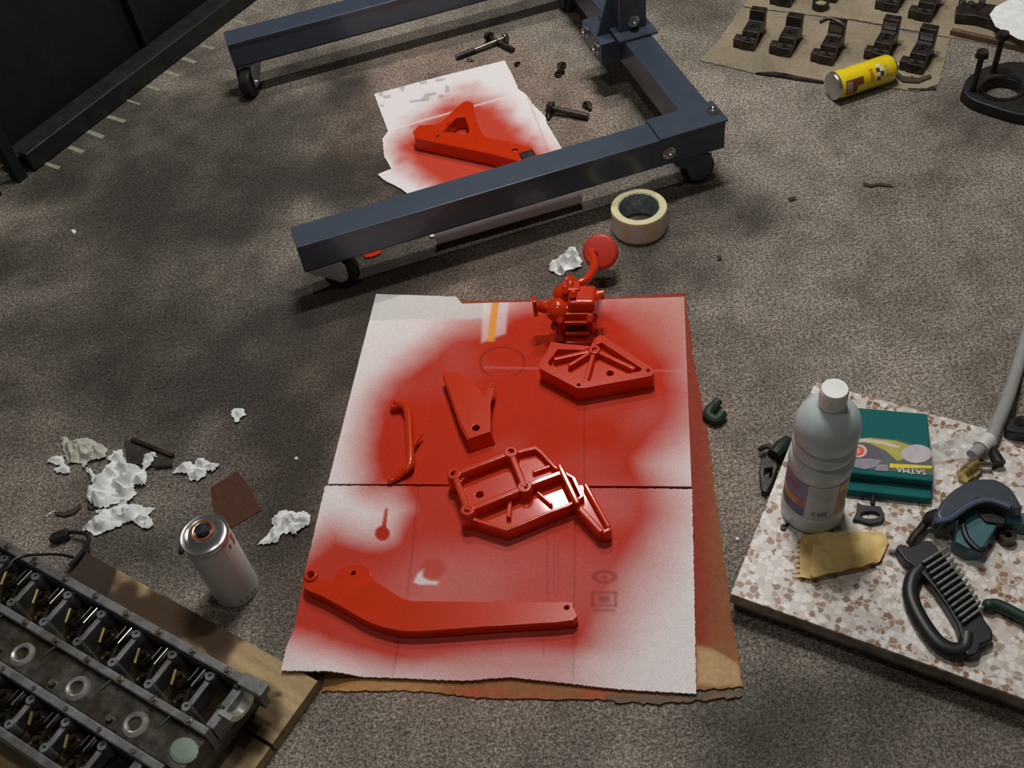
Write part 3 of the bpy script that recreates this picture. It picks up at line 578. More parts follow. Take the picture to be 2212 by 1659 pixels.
zq = dn; xq = Vector((1, 0, 0)); xq = (xq-zq*xq.dot(zq)).normalized(); yq = zq.cross(xq); DM = Matrix((xq, yq, zq)).transposed().to_4x4(); DM.translation = disc_c
path = smooth_path([pp_(-.004, .036, .078), pp_(-.006, .046, .088), G(1232, 607, .092), G(1246, 612, .086), G(1266, 604, .086), G(1282, 582, .085), G(1283, 562, .083), G(1275, 545, .078), disc_c+dn*.004-yq*.002-xq*.010], 6)
m_ = MB(); m_.tube(path, .0072, 14); wobj('pickup_pipe', m_, RED, pump)
q = pp_(-.005, .042, .086); m_ = MB(); m_.box(q, (.030, .022, .008), PA); m_.cyl(G(1230, 610, .088), G(1233, 604, .098), .010, 12); wobj('pipe_flange', m_, RED, pump, bevel=.002)
m_ = MB(); m_.lathe([(.0005, .0), (.026, .0005), (.0302, -.0005), (.0315, -.003), (.0312, -.018), (.028, -.020), (.0005, -.020)], 36, DM); wobj('strainer', m_, mat('red_satin_paint', (.60, .03, .012), .42, var=.06), pump, ang=50)

# bracket on the small sheet
tb = thing('forked_bracket', 'red painted forked triangular bracket lying on the small cardboard sheet', 'machine part', tuple(G(1010, 320, .005)))
z0 = .0065; zt = z0+.030
o1 = [(891, 284), (905, 270), (945, 268), (955, 262), (980, 236), (1000, 220), (1010, 217), (1022, 222), (1030, 262), (1042, 286), (1052, 296), (1100, 305), (1150, 318), (1156, 345), (1145, 352), (1060, 330), (960, 308), (896, 296)]
h1 = [(956, 284), (966, 268), (986, 252), (1004, 250), (1012, 262), (1016, 284), (1004, 290), (980, 286)]
m_ = MB(); m_.prism([(p.x, p.y) for p in GG(o1, zt)], zt-.006, zt, [[(p.x, p.y) for p in GG(h1, zt)][::-1], hole_px((945, 293), .0035, zt), hole_px((1112, 324), .006, zt)]); wobj('top_plate', m_, RED, tb, bevel=.0015)
for a, b in [((896, 296), (1060, 330)), ((1060, 330), (1145, 352))]:
    m_ = MB(); A_, B_ = G(*a, zt), G(*b, zt); m_.bar((A_.x, A_.y, (z0+zt)/2), (B_.x, B_.y, (z0+zt)/2), .005, zt-z0-.001); wobj('side_flange', m_, RED, tb, bevel=.001)
for a, b in [((956, 283), (984, 253)), ((984, 253), (1006, 251)), ((1006, 251), (1017, 284))]:
    m_ = MB(); A_, B_ = G(*a, zt), G(*b, zt); m_.bar((A_.x, A_.y, (z0+zt)/2), (B_.x, B_.y, (z0+zt)/2), .004, zt-z0-.001); wobj('inner_flange', m_, RED, tb, bevel=.001)
m_ = MB(); A_ = G(1140, 333, zt+.004); m_.box((A_.x, A_.y, (z0+zt+.004)/2), (.030, .026, zt+.004-z0), AZ); wobj('dark_pad', m_, DARKST, tb, bevel=.002)
o = thing('red_scrap', 'small bright red paint scrap on the floor under the front rail', 'scrap', tuple(G(803, 546, 0)))
m_ = MB(); m_.prism([(p.x, p.y) for p in GG([(784, 548), (800, 540), (826, 538), (822, 546), (805, 554), (788, 556)], .004)], .0005, .004); wobj('flake', m_, RED, o, bevel=.001)

# ------------------------------------------------------------------ helpers for print
def text_mb(txt, size, M, thick=.0002, bend=None):
    cu = bpy.data.curves.new('t', 'FONT'); cu.body = txt; cu.size = size; cu.align_x = 'CENTER'; cu.align_y = 'CENTER'; cu.extrude = thick; cu.resolution_u = 3
    to = bpy.data.objects.new('t', cu); COL.objects.link(to); dg = bpy.context.evaluated_depsgraph_get(); dg.update()
    me = bpy.data.meshes.new_from_object(to.evaluated_get(dg)); m_ = MB()
    m_.add([M@v.co if bend is None else bend(v.co) for v in me.vertices], [tuple(p.vertices) for p in me.polygons])
    bpy.data.objects.remove(to); bpy.data.curves.remove(cu); bpy.data.meshes.remove(me); return m_
def patch(M, r, a0, a1, z0, z1, n=10, t=.0004, skew=0.):
    """curved label on a cylinder about local z of M"""
    vs = []; fs = []
    for i in range(n+1):
        a = a0+(a1-a0)*i/n
        for rr in (r, r+t):
            for z, k in ((z0, 0), (z1, 1)):
                vs.append((rr*math.cos(a+skew*k), rr*math.sin(a+skew*k), z))
    for i in range(n):
        o = i*4; q = o+4; fs += [(o+2, q+2, q+3, o+3), (o, o+1, q+1, q), (o, q, q+2, o+2), (o+1, o+3, q+3, q+1)]
    fs += [(0, 2, 3, 1), (4*n, 4*n+1, 4*n+3, 4*n+2)]
    return MB().add(vs, fs, M)

# ------------------------------------------------------------------ terrazzo tiles
tm = bpy.data.materials.new('terrazzo'); tm.use_nodes = True; nt = tm.node_tree; b = nt.nodes['Principled BSDF']; b.inputs['Roughness'].default_value = .35
tc = nt.nodes.new('ShaderNodeTexCoord'); v1 = nt.nodes.new('ShaderNodeTexVoronoi'); v1.inputs['Scale'].default_value = 112
nzw = nt.nodes.new('ShaderNodeTexNoise'); nzw.inputs['Scale'].default_value = 150; va = nt.nodes.new('ShaderNodeVectorMath'); va.operation = 'MULTIPLY_ADD'; va.inputs[1].default_value = (.008, .008, .008)
nt.links.new(tc.outputs['Object'], nzw.inputs['Vector']); nt.links.new(nzw.outputs['Color'], va.inputs[0]); nt.links.new(tc.outputs['Object'], va.inputs[2]); nt.links.new(va.outputs[0], v1.inputs['Vector'])
sp = nt.nodes.new('ShaderNodeSeparateColor'); nt.links.new(v1.outputs['Color'], sp.inputs[0])
cr_ = nt.nodes.new('ShaderNodeValToRGB'); cr_.color_ramp.interpolation = 'CONSTANT'; el = cr_.color_ramp.elements
el[0].position = 0; el[0].color = (*C(196, 192, 188), 1); el[1].position = .34; el[1].color = (*C(166, 156, 148), 1)
for p_, c_ in [(.46, (134, 104, 84)), (.60, (114, 86, 68)), (.70, (178, 172, 168)), (.90, (140, 128, 116))]:
    e_ = el.new(p_); e_.color = (*C(*c_), 1)
nt.links.new(sp.outputs[0], cr_.inputs[0])
v2 = nt.nodes.new('ShaderNodeTexVoronoi'); v2.feature = 'DISTANCE_TO_EDGE'; v2.inputs['Scale'].default_value = 112; nt.links.new(va.outputs[0], v2.inputs['Vector'])
lt = nt.nodes.new('ShaderNodeMapRange'); lt.inputs[1].default_value = .03; lt.inputs[2].default_value = .12; nt.links.new(v2.outputs[0], lt.inputs[0])
mx = nt.nodes.new('ShaderNodeMix'); mx.data_type = 'RGBA'; mx.inputs[6].default_value = (*C(176, 168, 160), 1); nt.links.new(lt.outputs[0], mx.inputs[0]); nt.links.new(cr_.outputs[0], mx.inputs[7])
nt.links.new(mx.outputs[2], b.inputs['Base Color'])
TERR = tm; TEDGE = mat('tile_edge_cement', C(128, 120, 108), .8, var=.25, scale=80, col2=C(100, 90, 78), bump=.2)
ZTILE = .045
t0 = G(1577, 1283, ZTILE); t1 = G(1749, 824, ZTILE); t2 = G(2212, 1510, ZTILE)
TA = math.atan2((t2-t0).y, (t2-t0).x); tu = Vector((math.cos(TA), math.sin(TA), 0)); tv = Vector((-tu.y, tu.x, 0)); TS = .405
def tile(name, off, z0, z1, label):
    c = t0+tu*(TS/2+off[0])+tv*(TS/2+off[1]); t = thing(name, label, 'tile', (c.x, c.y, z0), TA)
    m_ = MB(); m_.box((0, 0, (z1-z0)/2-.002), (TS, TS, z1-z0-.004)); obj('cement_body', m_, TEDGE, t, bevel=.002)
    m_ = MB(); m_.box((0, 0, z1-z0-.002), (TS-.001, TS-.001, .004)); obj('polished_face', m_, TERR, t, bevel=.001)
tile('terrazzo_tile', (.004, .009), 0, .0222, 'lower of the two stacked terrazzo tiles resting on the floor')
tile('terrazzo_tile', (0, 0), .0226, ZTILE, 'upper terrazzo tile of the stack, brown and white chips, carrying the bottle')

# bottle
bp = G(1752, 1102, ZTILE); bot = thing('plastic_bottle', 'tall frosted clear plastic bottle with a white cap on terrazzo tile', 'bottle', tuple(bp))
R_ = .0425
PLAST = mat('frosted_plastic', C(172, 184, 184), .36, var=.05, trans=.08, spec=.4)
prof = [(.030, .0008), (R_-.004, .0008), (R_, .006), (R_+.0005, .03), (R_, .034), (R_-.0012, .036), (R_-.0012, .118), (R_, .120), (R_, .138), (R_-.002, .142), (R_-.0045, .146), (R_-.0025, .150), (R_-.001, .158), (R_-.0015, .166), (R_-.0045, .172), (R_-.0015, .178), (R_-.001, .200), (R_-.005, .214), (R_-.012, .224), (.026, .230), (.020, .233), (.0165, .238), (.0155, .243)]
m_ = MB(); m_.lathe(prof, 44); obj('bottle_body', m_, PLAST, bot, ang=40)
m_ = MB(); m_.lathe([(.0172, .2385), (.0178, .240), (.0168, .242), (.0168, .264), (.0158, .266), (.0005, .2663)], 36); cap = obj('cap', m_, WHITEP, bot)
m_ = MB()
for k in range(36): a = 2*PI*k/36; m_.box((.0169*math.cos(a), .0169*math.sin(a), .253), (.0008, .0012, .018), a)
obj('grip_ribs', m_, WHITEP, cap)['kind'] = 'stuff'
cv = Vector((0, 0, H))-bp; av = math.atan2(cv.y, cv.x); I4 = Matrix()
def bl(name, a0, a1, z0, z1, col, t=.0004, parent=bot): return obj(name, patch(I4, R_-.0011, av+math.radians(a0), av+math.radians(a1), z0, z1, 12, t), mcol('print_%s_%d_%d_%d' % (name, *col), *col, .45), parent)
lab = bl('label', -92, -12, .040, .112, (108, 104, 132)); bl('label_panel', -11, 46, .040, .112, (164, 166, 168)); bl('label_panel', 47, 70, .040, .112, (146, 92, 60))
bl('print_band', -90, -14, .041, .058, (62, 58, 96), .0006, lab); bl('print_band', -80, -34, .060, .070, (176, 140, 40), .0006, lab); bl('print_band', -60, -26, .066, .076, (168, 120, 40), .0006, lab); bl('print_band', -28, -18, .060, .078, (150, 60, 48), .0006, lab)
for k in range(7): bl('print_mark', -86+8*k, -81+8*k, .094-.0015*(k % 2), .101, (150, 78, 66), .0006, lab)
bl('print_mark', 2, 8, .046, .056, (118, 122, 140), .0006, bot); bl('print_mark', 12, 30, .046, .056, (112, 116, 140), .0006, bot); bl('print_band', 48, 69, .094, .108, (170, 160, 84), .0006, bot)

# green pad pack
gp = thing('scouring_pad_pack', 'pack of green scouring pads with a printed paper band, behind the bottle', 'scouring pad', tuple(G(1925, 980, ZTILE)))
zp = ZTILE+.030
A4 = GG([(1836, 878), (2004, 893), (2017, 1040), (1824, 1020)], zp)
a0, a1, a2, a3 = A4; gu = (a1-a0).normalized(); gv = (a0-a3).normalized()
m_ = MB(); m_.prism([(p.x, p.y) for p in A4], ZTILE+.015, zp); wobj('pad', m_, GREENPAD, gp, bevel=.003)
B4 = GG([(1840, 900), (2004, 905), (2014, 1078), (1826, 1058)], ZTILE+.0145); m_ = MB(); m_.prism([(p.x, p.y) for p in B4], ZTILE+.0004, ZTILE+.0145); wobj('pad', m_, GREENPAD, gp, bevel=.003)
def band(name, pts, col, z, t=.0004, par=None):
    m_ = MB(); m_.prism([(p.x, p.y) for p in GG(pts, z)], z-t, z); l = gp.location; q = MB(); q.v = [v-l for v in m_.v]; q.f = m_.f
    return obj(name, q, mcol('band_%d_%d_%d' % col, *col, .5), par or gp)
bd = band('label_band', [(1829, 948), (1880, 944), (1940, 950), (1975, 960), (2012, 968), (2016, 1027), (1827, 1008)], (70, 78, 72), zp+.0006, .0006)
band('print_shape', [(1832, 950), (1880, 946), (1935, 952), (1970, 964), (1950, 992), (1938, 996), (1915, 975), (1880, 958)], (146, 140, 60), zp+.0009, par=bd)
band('print_shape', [(1830, 950), (1870, 948), (1910, 953), (1945, 964), (1942, 969), (1905, 960), (1870, 955), (1830, 957)], (176, 160, 146), zp+.0011, par=bd)
band('print_shape', [(1866, 958), (1890, 962), (1908, 980), (1912, 994), (1880, 990), (1856, 986)], (72, 66, 78), zp+.0010, par=bd)
band('print_shape', [(1840, 992), (1880, 990), (1906, 994), (1892, 1008), (1868, 1014), (1840, 1008)], (118, 112, 124), zp+.0010, par=bd)
def ell(cx, cy, rx, ry, n=20): return [(cx+rx*math.cos(2*PI*k/n), cy+ry*math.sin(2*PI*k/n)) for k in range(n)]
band('print_shape', ell(1980, 980, 33, 20), (160, 152, 156), zp+.0011, par=bd)
band('print_disc', ell(1855, 974, 18, 14), (190, 150, 140), zp+.0011, par=bd); band('print_disc', ell(1854, 974, 13, 10), (176, 70, 36), zp+.0013, par=bd)
band('name_strip', [(1922, 1001), (2014, 1006), (2012, 1012), (1922, 1010)], (196, 172, 24), zp+.0010, par=bd)
band('print_shape', [(1896, 1003), (1918, 1004), (1918, 1018), (1890, 1016)], (120, 116, 130), zp+.0010, par=bd)
def band_text(txt, c, size, col, z, flip):
    p = G(*c, z); M = Matrix.Translation(p)@Matrix.Rotation(math.atan2(gu.y, gu.x)+(PI if flip else 0), 4, 'Z')
    m_ = text_mb(txt, size, M, .0002); l = gp.location; q = MB(); q.v = [v-l for v in m_.v]; q.f = m_.f; obj('lettering', q, mcol('ink_%d_%d_%d' % col, *col, .5), bd)
band_text('SATMA', (1968, 1017), .0125, (206, 208, 190), zp+.0012, True); band_text('S', (1854, 974), .011, (214, 190, 176), zp+.0016, False)

# small black clip, folded paper, brush, rod on the tile
clip = thing('metal_clip', 'small black clip with an oval opening in front of green pad', 'clip', tuple(G(1880, 1108, ZTILE)))
m_ = MB(); zc = ZTILE+.006; m_.prism([(p.x, p.y) for p in GG([(1852, 1084), (1862, 1090), (1880, 1092), (1902, 1093), (1912, 1112), (1904, 1128), (1880, 1132), (1858, 1124), (1842, 1122), (1850, 1106)], zc)], ZTILE+.0004, zc, [[(p.x, p.y) for p in GG(ell(1880, 1112, 21, 8, 16), zc)]]); wobj('clip_body', m_, BLACK, clip, bevel=.001)
m_ = MB(); m_.cyl(G(1884, 1090, zc), G(1886, 1070, zc+.004), .003, 10); wobj('pin', m_, BLACK, clip)
o = thing('bottle_screw', 'tiny dark screw at the foot of the plastic bottle', 'screw', tuple(G(1692, 1140, ZTILE)))
m_ = MB(); p = G(1692, 1138, ZTILE+.0035); m_.hexa(p-Vector((0, 0, .003)), .0045, .004); wobj('head', m_, DARKST, o)
m_ = MB(); m_.cyl(p, G(1704, 1130, ZTILE+.0035), .002, 8); wobj('shank', m_, DARKST, o)
PAPER = mat('tan_paper', C(196, 170, 112), .75, var=.12, scale=60, col2=C(172, 144, 88))
fp = thing('folded_paper', 'folded tan paper with frayed left edge in front of the bottle', 'paper', tuple(G(1820, 1200, ZTILE)))
def fold(pts, z, seed):
    def zf_(x, y): return .006*np.abs(fbm(x+seed, y, 34, 2)-.5)*2+.003*vnoise(x, y+seed, 90)
    s_ = sheet('paper_layer', GG(pts, z), .0008, .004, PAPER, fp, None, zf_, ang=30); return s_
fold([(1730, 1158), (1790, 1152), (1815, 1156), (1850, 1150), (1905, 1152), (1920, 1170), (1910, 1195), (1900, 1215), (1866, 1228), (1810, 1240), (1752, 1254), (1728, 1250), (1726, 1200)], ZTILE+.003, 1.)
fold([(1757, 1176), (1800, 1180), (1840, 1196), (1886, 1202), (1896, 1212), (1862, 1226), (1805, 1238), (1755, 1250), (1748, 1240)], ZTILE+.011, 5.)
for k in range(8):
    m_ = MB(); y = 1165+11*k; m_.bar(G(1760, y, ZTILE+.004), G(1722-3*(k % 2), y+3, ZTILE+.0015), .0045, .0012); wobj('frayed_strip', m_, PAPER, fp)
br = thing('hand_brush', 'black hand brush with oval loop handle and ridged back on tile', 'brush', tuple(G(2050, 1300, ZTILE)))
zb0, zb1 = ZTILE+.0006, ZTILE+.026
m_ = MB(); m_.prism([(p.x, p.y) for p in smooth_path(GG([(1938, 1176), (1948, 1166), (1966, 1174), (1990, 1164), (2014, 1160), (2040, 1190), (2080, 1240), (2112, 1290), (2130, 1330), (2146, 1352), (2148, 1376), (2122, 1386), (2118, 1404), (2096, 1410), (2086, 1398), (2070, 1340), (2020, 1262), (1976, 1216), (1958, 1204), (1938, 1176)], zb1), 2)[:-1]], zb0, zb1-.008); wobj('brush_back', m_, BLACK, br, bevel=.003)
for k in range(12):
    t = k/11; a = (2000+86*t-8, 1212+128*t+6); b = (2046+78*t, 1186+128*t-2); m_ = MB(); m_.bar(G(*a, zb1-.005), G(*b, zb1-.005), .0035, .009); wobj('ridge', m_, mat('worn_grey_rubber', C(96, 98, 96), .3, var=.5, scale=200), br, bevel=.001)
m_ = MB(); m_.tube(smooth_path(GG([(1990, 1226), (1972, 1250), (1968, 1290), (1990, 1340), (2024, 1386), (2056, 1404), (2084, 1400), (2090, 1370)], ZTILE+.011), 5), .0105, 12, .8); wobj('loop_handle', m_, BLACK, br)
m_ = MB(); m_.ball(G(1932, 1186, ZTILE+.008), (.007, .005, .005)); wobj('metal_tip', m_, mcol('grey_tip', 170, 168, 160, .4), br)
o = thing('green_rod', 'dark green rod lying across the right edge of the tile', 'rod', tuple(G(2190, 1325, ZTILE)))
m_ = MB(); pts = [G(2136, 1308, ZTILE+.0095), G(2160, 1309, ZTILE+.0095), G(2230, 1345, ZTILE+.0095), G(2300, 1382, ZTILE+.0095)]; m_.tube(smooth_path(pts, 4), .008, 12); wobj('shaft', m_, mat('dark_green_plastic', C(22, 46, 36), .5), o)
m_ = MB(); m_.ball(pts[0], (.0088, .0088, .0088)); wobj('round_end', m_, MATS['dark_green_plastic'], o)

# teal and grey hand tool with a domed cover
gt = thing('hand_tool', 'dark grey and teal hand tool with domed cover on the tile', 'tool', tuple(G(2110, 1100, ZTILE)))
dome = smooth_path(GG([(2016, 1112), (2030, 1082), (2060, 1052), (2100, 1034), (2150, 1032), (2186, 1052), (2206, 1082), (2214, 1104), (2180, 1098), (2140, 1084), (2110, 1086), (2082, 1100), (2050, 1122), (2024, 1128), (2016, 1112)], ZTILE+.045), 2)[:-1]
m_ = MB(); m_.prism([(p.x, p.y) for p in dome], ZTILE+.020, ZTILE+.048, inset=.004); wobj('domed_cover', m_, VISOR, gt, bevel=.006, seg=4)
m_ = MB(); m_.tube(smooth_path(GG([(2024, 1126), (2052, 1120), (2084, 1098), (2112, 1084), (2142, 1082), (2182, 1096)], ZTILE+.046), 3), .004, 8); wobj('cover_lip', m_, mcol('slate_plastic', 70, 80, 98, .35), gt)
m_ = MB(); m_.prism([(p.x, p.y) for p in GG([(2070, 1108), (2110, 1094), (2150, 1096), (2196, 1104), (2240, 1112), (2240, 1140), (2190, 1130), (2160, 1128), (2150, 1150), (2120, 1192), (2090, 1190), (2060, 1172), (2064, 1140)], ZTILE+.024)], ZTILE+.0005, ZTILE+.026, inset=.002); wobj('body', m_, TEAL, gt, bevel=.003)
m_ = MB(); m_.tube(smooth_path(GG([(2078, 1122), (2088, 1160), (2112, 1186), (2128, 1186)], ZTILE+.028), 4), .004, 8); wobj('trigger', m_, BLACK, gt)
m_ = MB(); m_.prism([(p.x, p.y) for p in GG([(2110, 1106), (2140, 1100), (2176, 1118), (2170, 1134), (2130, 1128)], ZTILE+.029)], ZTILE+.020, ZTILE+.030); wobj('vent', m_, BLACK, gt, bevel=.002)
m_ = MB(); p = G(2176, 1158, ZTILE+.010); m_.lathe([(.005, -.009), (.005, .004), (.011, .004), (.012, -.009)], 18, Matrix.Translation(p), closed=True); wobj('collar_nut', m_, DARKST, gt)
m_ = MB(); m_.tube([G(2030, 1116, ZTILE+.024), G(2010, 1122, ZTILE+.020), G(2000, 1128, ZTILE+.016)], [.012, .011, .008], 12); wobj('nozzle', m_, BLACK, gt)
m_ = MB(); m_.tube(smooth_path(GG([(2002, 1126), (1990, 1142), (1976, 1158), (1966, 1174)], ZTILE+.012), 3), .006, 10); wobj('rod', m_, DARKST, gt)
# brass fitting, clear wrapper and hose
o = thing('brass_fitting', 'shiny brass hose fitting with a black rubber tip near tile back', 'fitting', tuple(G(2100, 1010, ZTILE)))
a, b = G(2078, 1030, ZTILE+.012), G(2112, 1002, ZTILE+.012); m_ = MB(); m_.tube([a, a.lerp(b, .3), a.lerp(b, .31), a.lerp(b, .7), a.lerp(b, .71), b], [.010, .010, .0115, .0115, .008, .008], 16); wobj('brass_body', m_, BRASS, o)
m_ = MB(); m_.cyl(b, G(2142, 1004, ZTILE+.010), .004, 10); wobj('stem', m_, STEEL, o)
m_ = MB(); m_.tube(GG([(2146, 968), (2150, 985), (2158, 1002)], ZTILE+.010), [.003, .008, .0095], 12); wobj('rubber_tip', m_, BLACK, o)
CLEAR = mat('clear_film', (.8, .82, .82), .25, var=.05, alpha=.42)
o = sheet('plastic_wrapper', GG([(2008, 958), (2040, 946), (2080, 940), (2108, 930), (2140, 934), (2146, 962), (2130, 990), (2100, 996), (2060, 996), (2016, 1000)], ZTILE+.002), .0006, .004, CLEAR, None, None, lambda x, y: .016*np.abs(fbm(x, y, 40, 2)-.5)*2, origin=tuple(G(2080, 965, ZTILE)), ang=30); tag(o, 'crumpled clear plastic wrapper beside the green pad pack', 'wrapper')
HOSE = mat('clear_hose', C(150, 148, 146), .3, var=.08, trans=.3)
o = thing('clear_hose', 'cloudy clear hose running off behind the terrazzo tile', 'hose', tuple(G(2170, 860, 0)))
m_ = MB(); m_.tube(smooth_path([G(2100, 985, ZTILE+.012), G(2138, 950, ZTILE+.012), G(2152, 920, ZTILE+.010), G(2176, 862, .03), G(2196, 800, .0105), G(2216, 730, .0105), G(2240, 640, .0105), G(2258, 560, .0105)], 6), .0095, 12); wobj('hose_run', m_, HOSE, o)
m_ = MB(); m_.cyl(G(2118, 968, ZTILE+.0125), G(2138, 948, ZTILE+.0125), .0118, 14); wobj('hose_collar', m_, mcol('milky_plastic', 180, 178, 172, .4), o)
o = thing('black_block', 'black plastic block on the back right edge of the tile', 'block', tuple(G(2200, 930, ZTILE)))
m_ = MB(); m_.prism([(p.x, p.y) for p in GG([(2184, 902), (2204, 896), (2240, 900), (2240, 940), (2190, 934), (2172, 926)], ZTILE+.02)], ZTILE+.0005, ZTILE+.02); wobj('body', m_, BLACK, o, bevel=.003)
m_ = MB(); m_.cyl(G(2200, 912, ZTILE+.02), G(2200, 912, ZTILE+.024), .006, 12); wobj('knob', m_, BLACK, o)

# dark clamp leaning behind the tile, green rubber piece
o = thing('cable_clamp', 'dark clamp with an open frame on the floor left of tile', 'clamp', tuple(G(1665, 1000, 0)))
m_ = MB(); pts = GG([(1645, 1062), (1640, 1020), (1644, 990), (1662, 980), (1678, 985), (1680, 1010), (1668, 1045), (1656, 1066)], .010); m_.prism([(p.x, p.y) for p in pts], .0005, .012, [[(p.x, p.y) for p in GG([(1650, 1028), (1651, 1012), (1668, 1010), (1666, 1030)], .012)]]); wobj('frame', m_, DARKST, o, bevel=.002)
m_ = MB(); m_.tube(smooth_path(GG([(1640, 972), (1652, 965), (1664, 966), (1672, 980)], .012), 3), .004, 8); wobj('spring_arm', m_, DARKST, o)
m_ = MB(); m_.tube(GG([(1672, 985), (1690, 966), (1704, 950)], .018), [.012, .013, .008], 10); wobj('jaw', m_, mat('green_black_rubber', C(20, 34, 26), .5), o)
o = thing('rubber_boot', 'small dark green L shaped rubber piece right of large sheet', 'rubber piece', tuple(G(1545, 890, 0)))
m_ = MB(); m_.tube(smooth_path(GG([(1553, 866), (1542, 876), (1530, 892), (1530, 902)], .009), 3), [.007]*4+[.009]*6, 10); wobj('long_leg', m_, mat('green_rubber', C(26, 44, 34), .55), o)
m_ = MB(); m_.tube(smooth_path(GG([(1528, 898), (1545, 908), (1556, 900), (1560, 893)], .009), 3), [.0085]*10, 10); wobj('short_leg', m_, MATS['green_rubber'], o)

# ------------------------------------------------------------------ tape roll
tp = G(1380, 446, .049); tape = thing('tape_roll', 'roll of cream packing tape with red specks on the floor beside stand', 'tape', (tp.x, tp.y, 0))
m_ = MB(); m_.lathe([(.0395, .0005), (.0395, .049), (.0508, .049), (.0515, .0482), (.0515, .0012), (.0508, .0005)], 56, closed=True); obj('tape_winding', m_, mat('cream_tape_edge', C(190, 182, 140), .45, var=.06), tape)
m_ = MB(); m_.lathe([(.0372, .0012), (.0372, .048), (.0394, .048), (.0394, .0012)], 48, closed=True); obj('core', m_, mat('printed_grey_core', C(118, 132, 134), .7, var=.45, scale=170, col2=C(154, 162, 156)), tape)
m_ = MB(); m_.lathe([(.05155, .003), (.05155, .046), (.0519, .046), (.0519, .003)], 56, closed=True); obj('outer_layer', m_, mat('speckled_tape_face', C(198, 190, 180), .35, var=.06, scale=60, col2=C(196, 164, 144)), tape)

# ------------------------------------------------------------------ crumpled tissues
def tissue(label, pts, seed, h=.016, m=TISSUE, name='crumpled_tissue', z=.006, extra=None):
    c = (sum(p[0] for p in pts)/len(pts), sum(p[1] for p in pts)/len(pts)); loc = tuple(G(*c, 0))
    P = GG(pts, z); xy = [(p.x, p.y) for p in P]; xy2 = resample(xy, .004)
    def zf_(x, y):
        d = np.clip(sd_poly(x, y, xy2)/.012, 0, 1); r1 = 1-np.abs(2*fbm(x+seed, y-seed, 42, 2)-1)*1.6; r2 = 1-np.abs(2*vnoise(x-seed, y+seed, 110)-1)
        return h*(.25+.75*d)*np.clip(.75*r1+.35*r2-.25, 0, 1.2)-.004
    P = [Vector((q.x, q.y, z)) for q in P]
    o = sheet(name, P, .0006, .0026, m, None, None, zf_, origin=loc, ragged=.0035, jitter=.0016, ang=24)
    return tag(o, label, 'tissue', 'crumpled tissues on the floor')
def cx_(L): return [(x/4.608, 880+y/4.608) for x, y in L]     # points read on an enlarged view
tissue('largest white crumpled tissue with a curled right tip, middle of pile', cx_([(850, 600), (890, 605), (950, 680), (1010, 670), (1040, 600), (1110, 545), (1065, 500), (1120, 430), (1215, 410), (1255, 550), (1340, 560), (1410, 610), (1420, 520), (1440, 470), (1530, 450), (1570, 485), (1520, 490), (1515, 560), (1430, 615), (1470, 650), (1450, 770), (1330, 775), (1345, 840), (1290, 930), (1230, 985), (1180, 975), (1200, 930), (1100, 950), (1040, 990), (940, 985), (880, 930), (850, 835), (920, 770), (900, 690)]), 1.3, .030)
tissue('white crumpled tissue with a pointed left end, nearest the cylinder head', cx_([(810, 1205), (900, 1110), (985, 1060), (945, 1020), (1030, 985), (1060, 1000), (1220, 960), (1330, 950), (1450, 990), (1540, 985), (1470, 1060), (1530, 1150), (1480, 1200), (1410, 1200), (1340, 1130), (1230, 1150), (1080, 1220), (950, 1265)]), 4.1, .022)
tissue('greyish used tissue at the far left end of the tissue pile', cx_([(600, 290), (660, 290), (680, 330), (720, 320), (850, 300), (900, 310), (1060, 390), (1050, 490), (870, 530), (850, 590), (820, 600), (800, 540), (680, 550), (640, 470), (610, 360)]), 2.7, .022, TISSUEG)
tissue('small forked white tissue touching the greyish used tissue', cx_([(450, 540), (500, 480), (620, 475), (650, 560), (700, 600), (680, 655), (570, 640), (520, 610), (600, 580), (540, 550)]), 8.2, .014)
tissue('white crumpled tissue with a spiky outline above the brown sandpaper', cx_([(1700, 645), (1790, 560), (1880, 530), (1930, 550), (1950, 495), (2020, 500), (2090, 545), (2190, 560), (2110, 635), (2060, 620), (2050, 660), (2000, 690), (1980, 720), (1880, 720), (1870, 650)]), 6.6, .020)
tissue('white crumpled tissue between the spray can and the large cardboard', [(556, 1173), (580, 1148), (592, 1138), (586, 1122), (600, 1106), (612, 1102), (640, 1104), (656, 1102), (670, 1112), (670, 1130), (650, 1140), (640, 1154), (624, 1150), (610, 1148), (600, 1168), (574, 1174)], 9.9, .022)
tissue('tiny white tissue scrap lying alone on the dark oil stain', [(499, 884), (510, 880), (524, 882), (529, 894), (518, 902), (510, 912), (504, 910), (505, 900), (498, 897)], 3.3, .012)
tissue('white tissue twisted up beside the red oil strainer', [(1186, 572), (1195, 560), (1214, 553), (1232, 532), (1240, 530), (1247, 545), (1258, 560), (1255, 572), (1240, 582), (1228, 580), (1216, 592), (1200, 588), (1188, 582)], 5.5, .026)

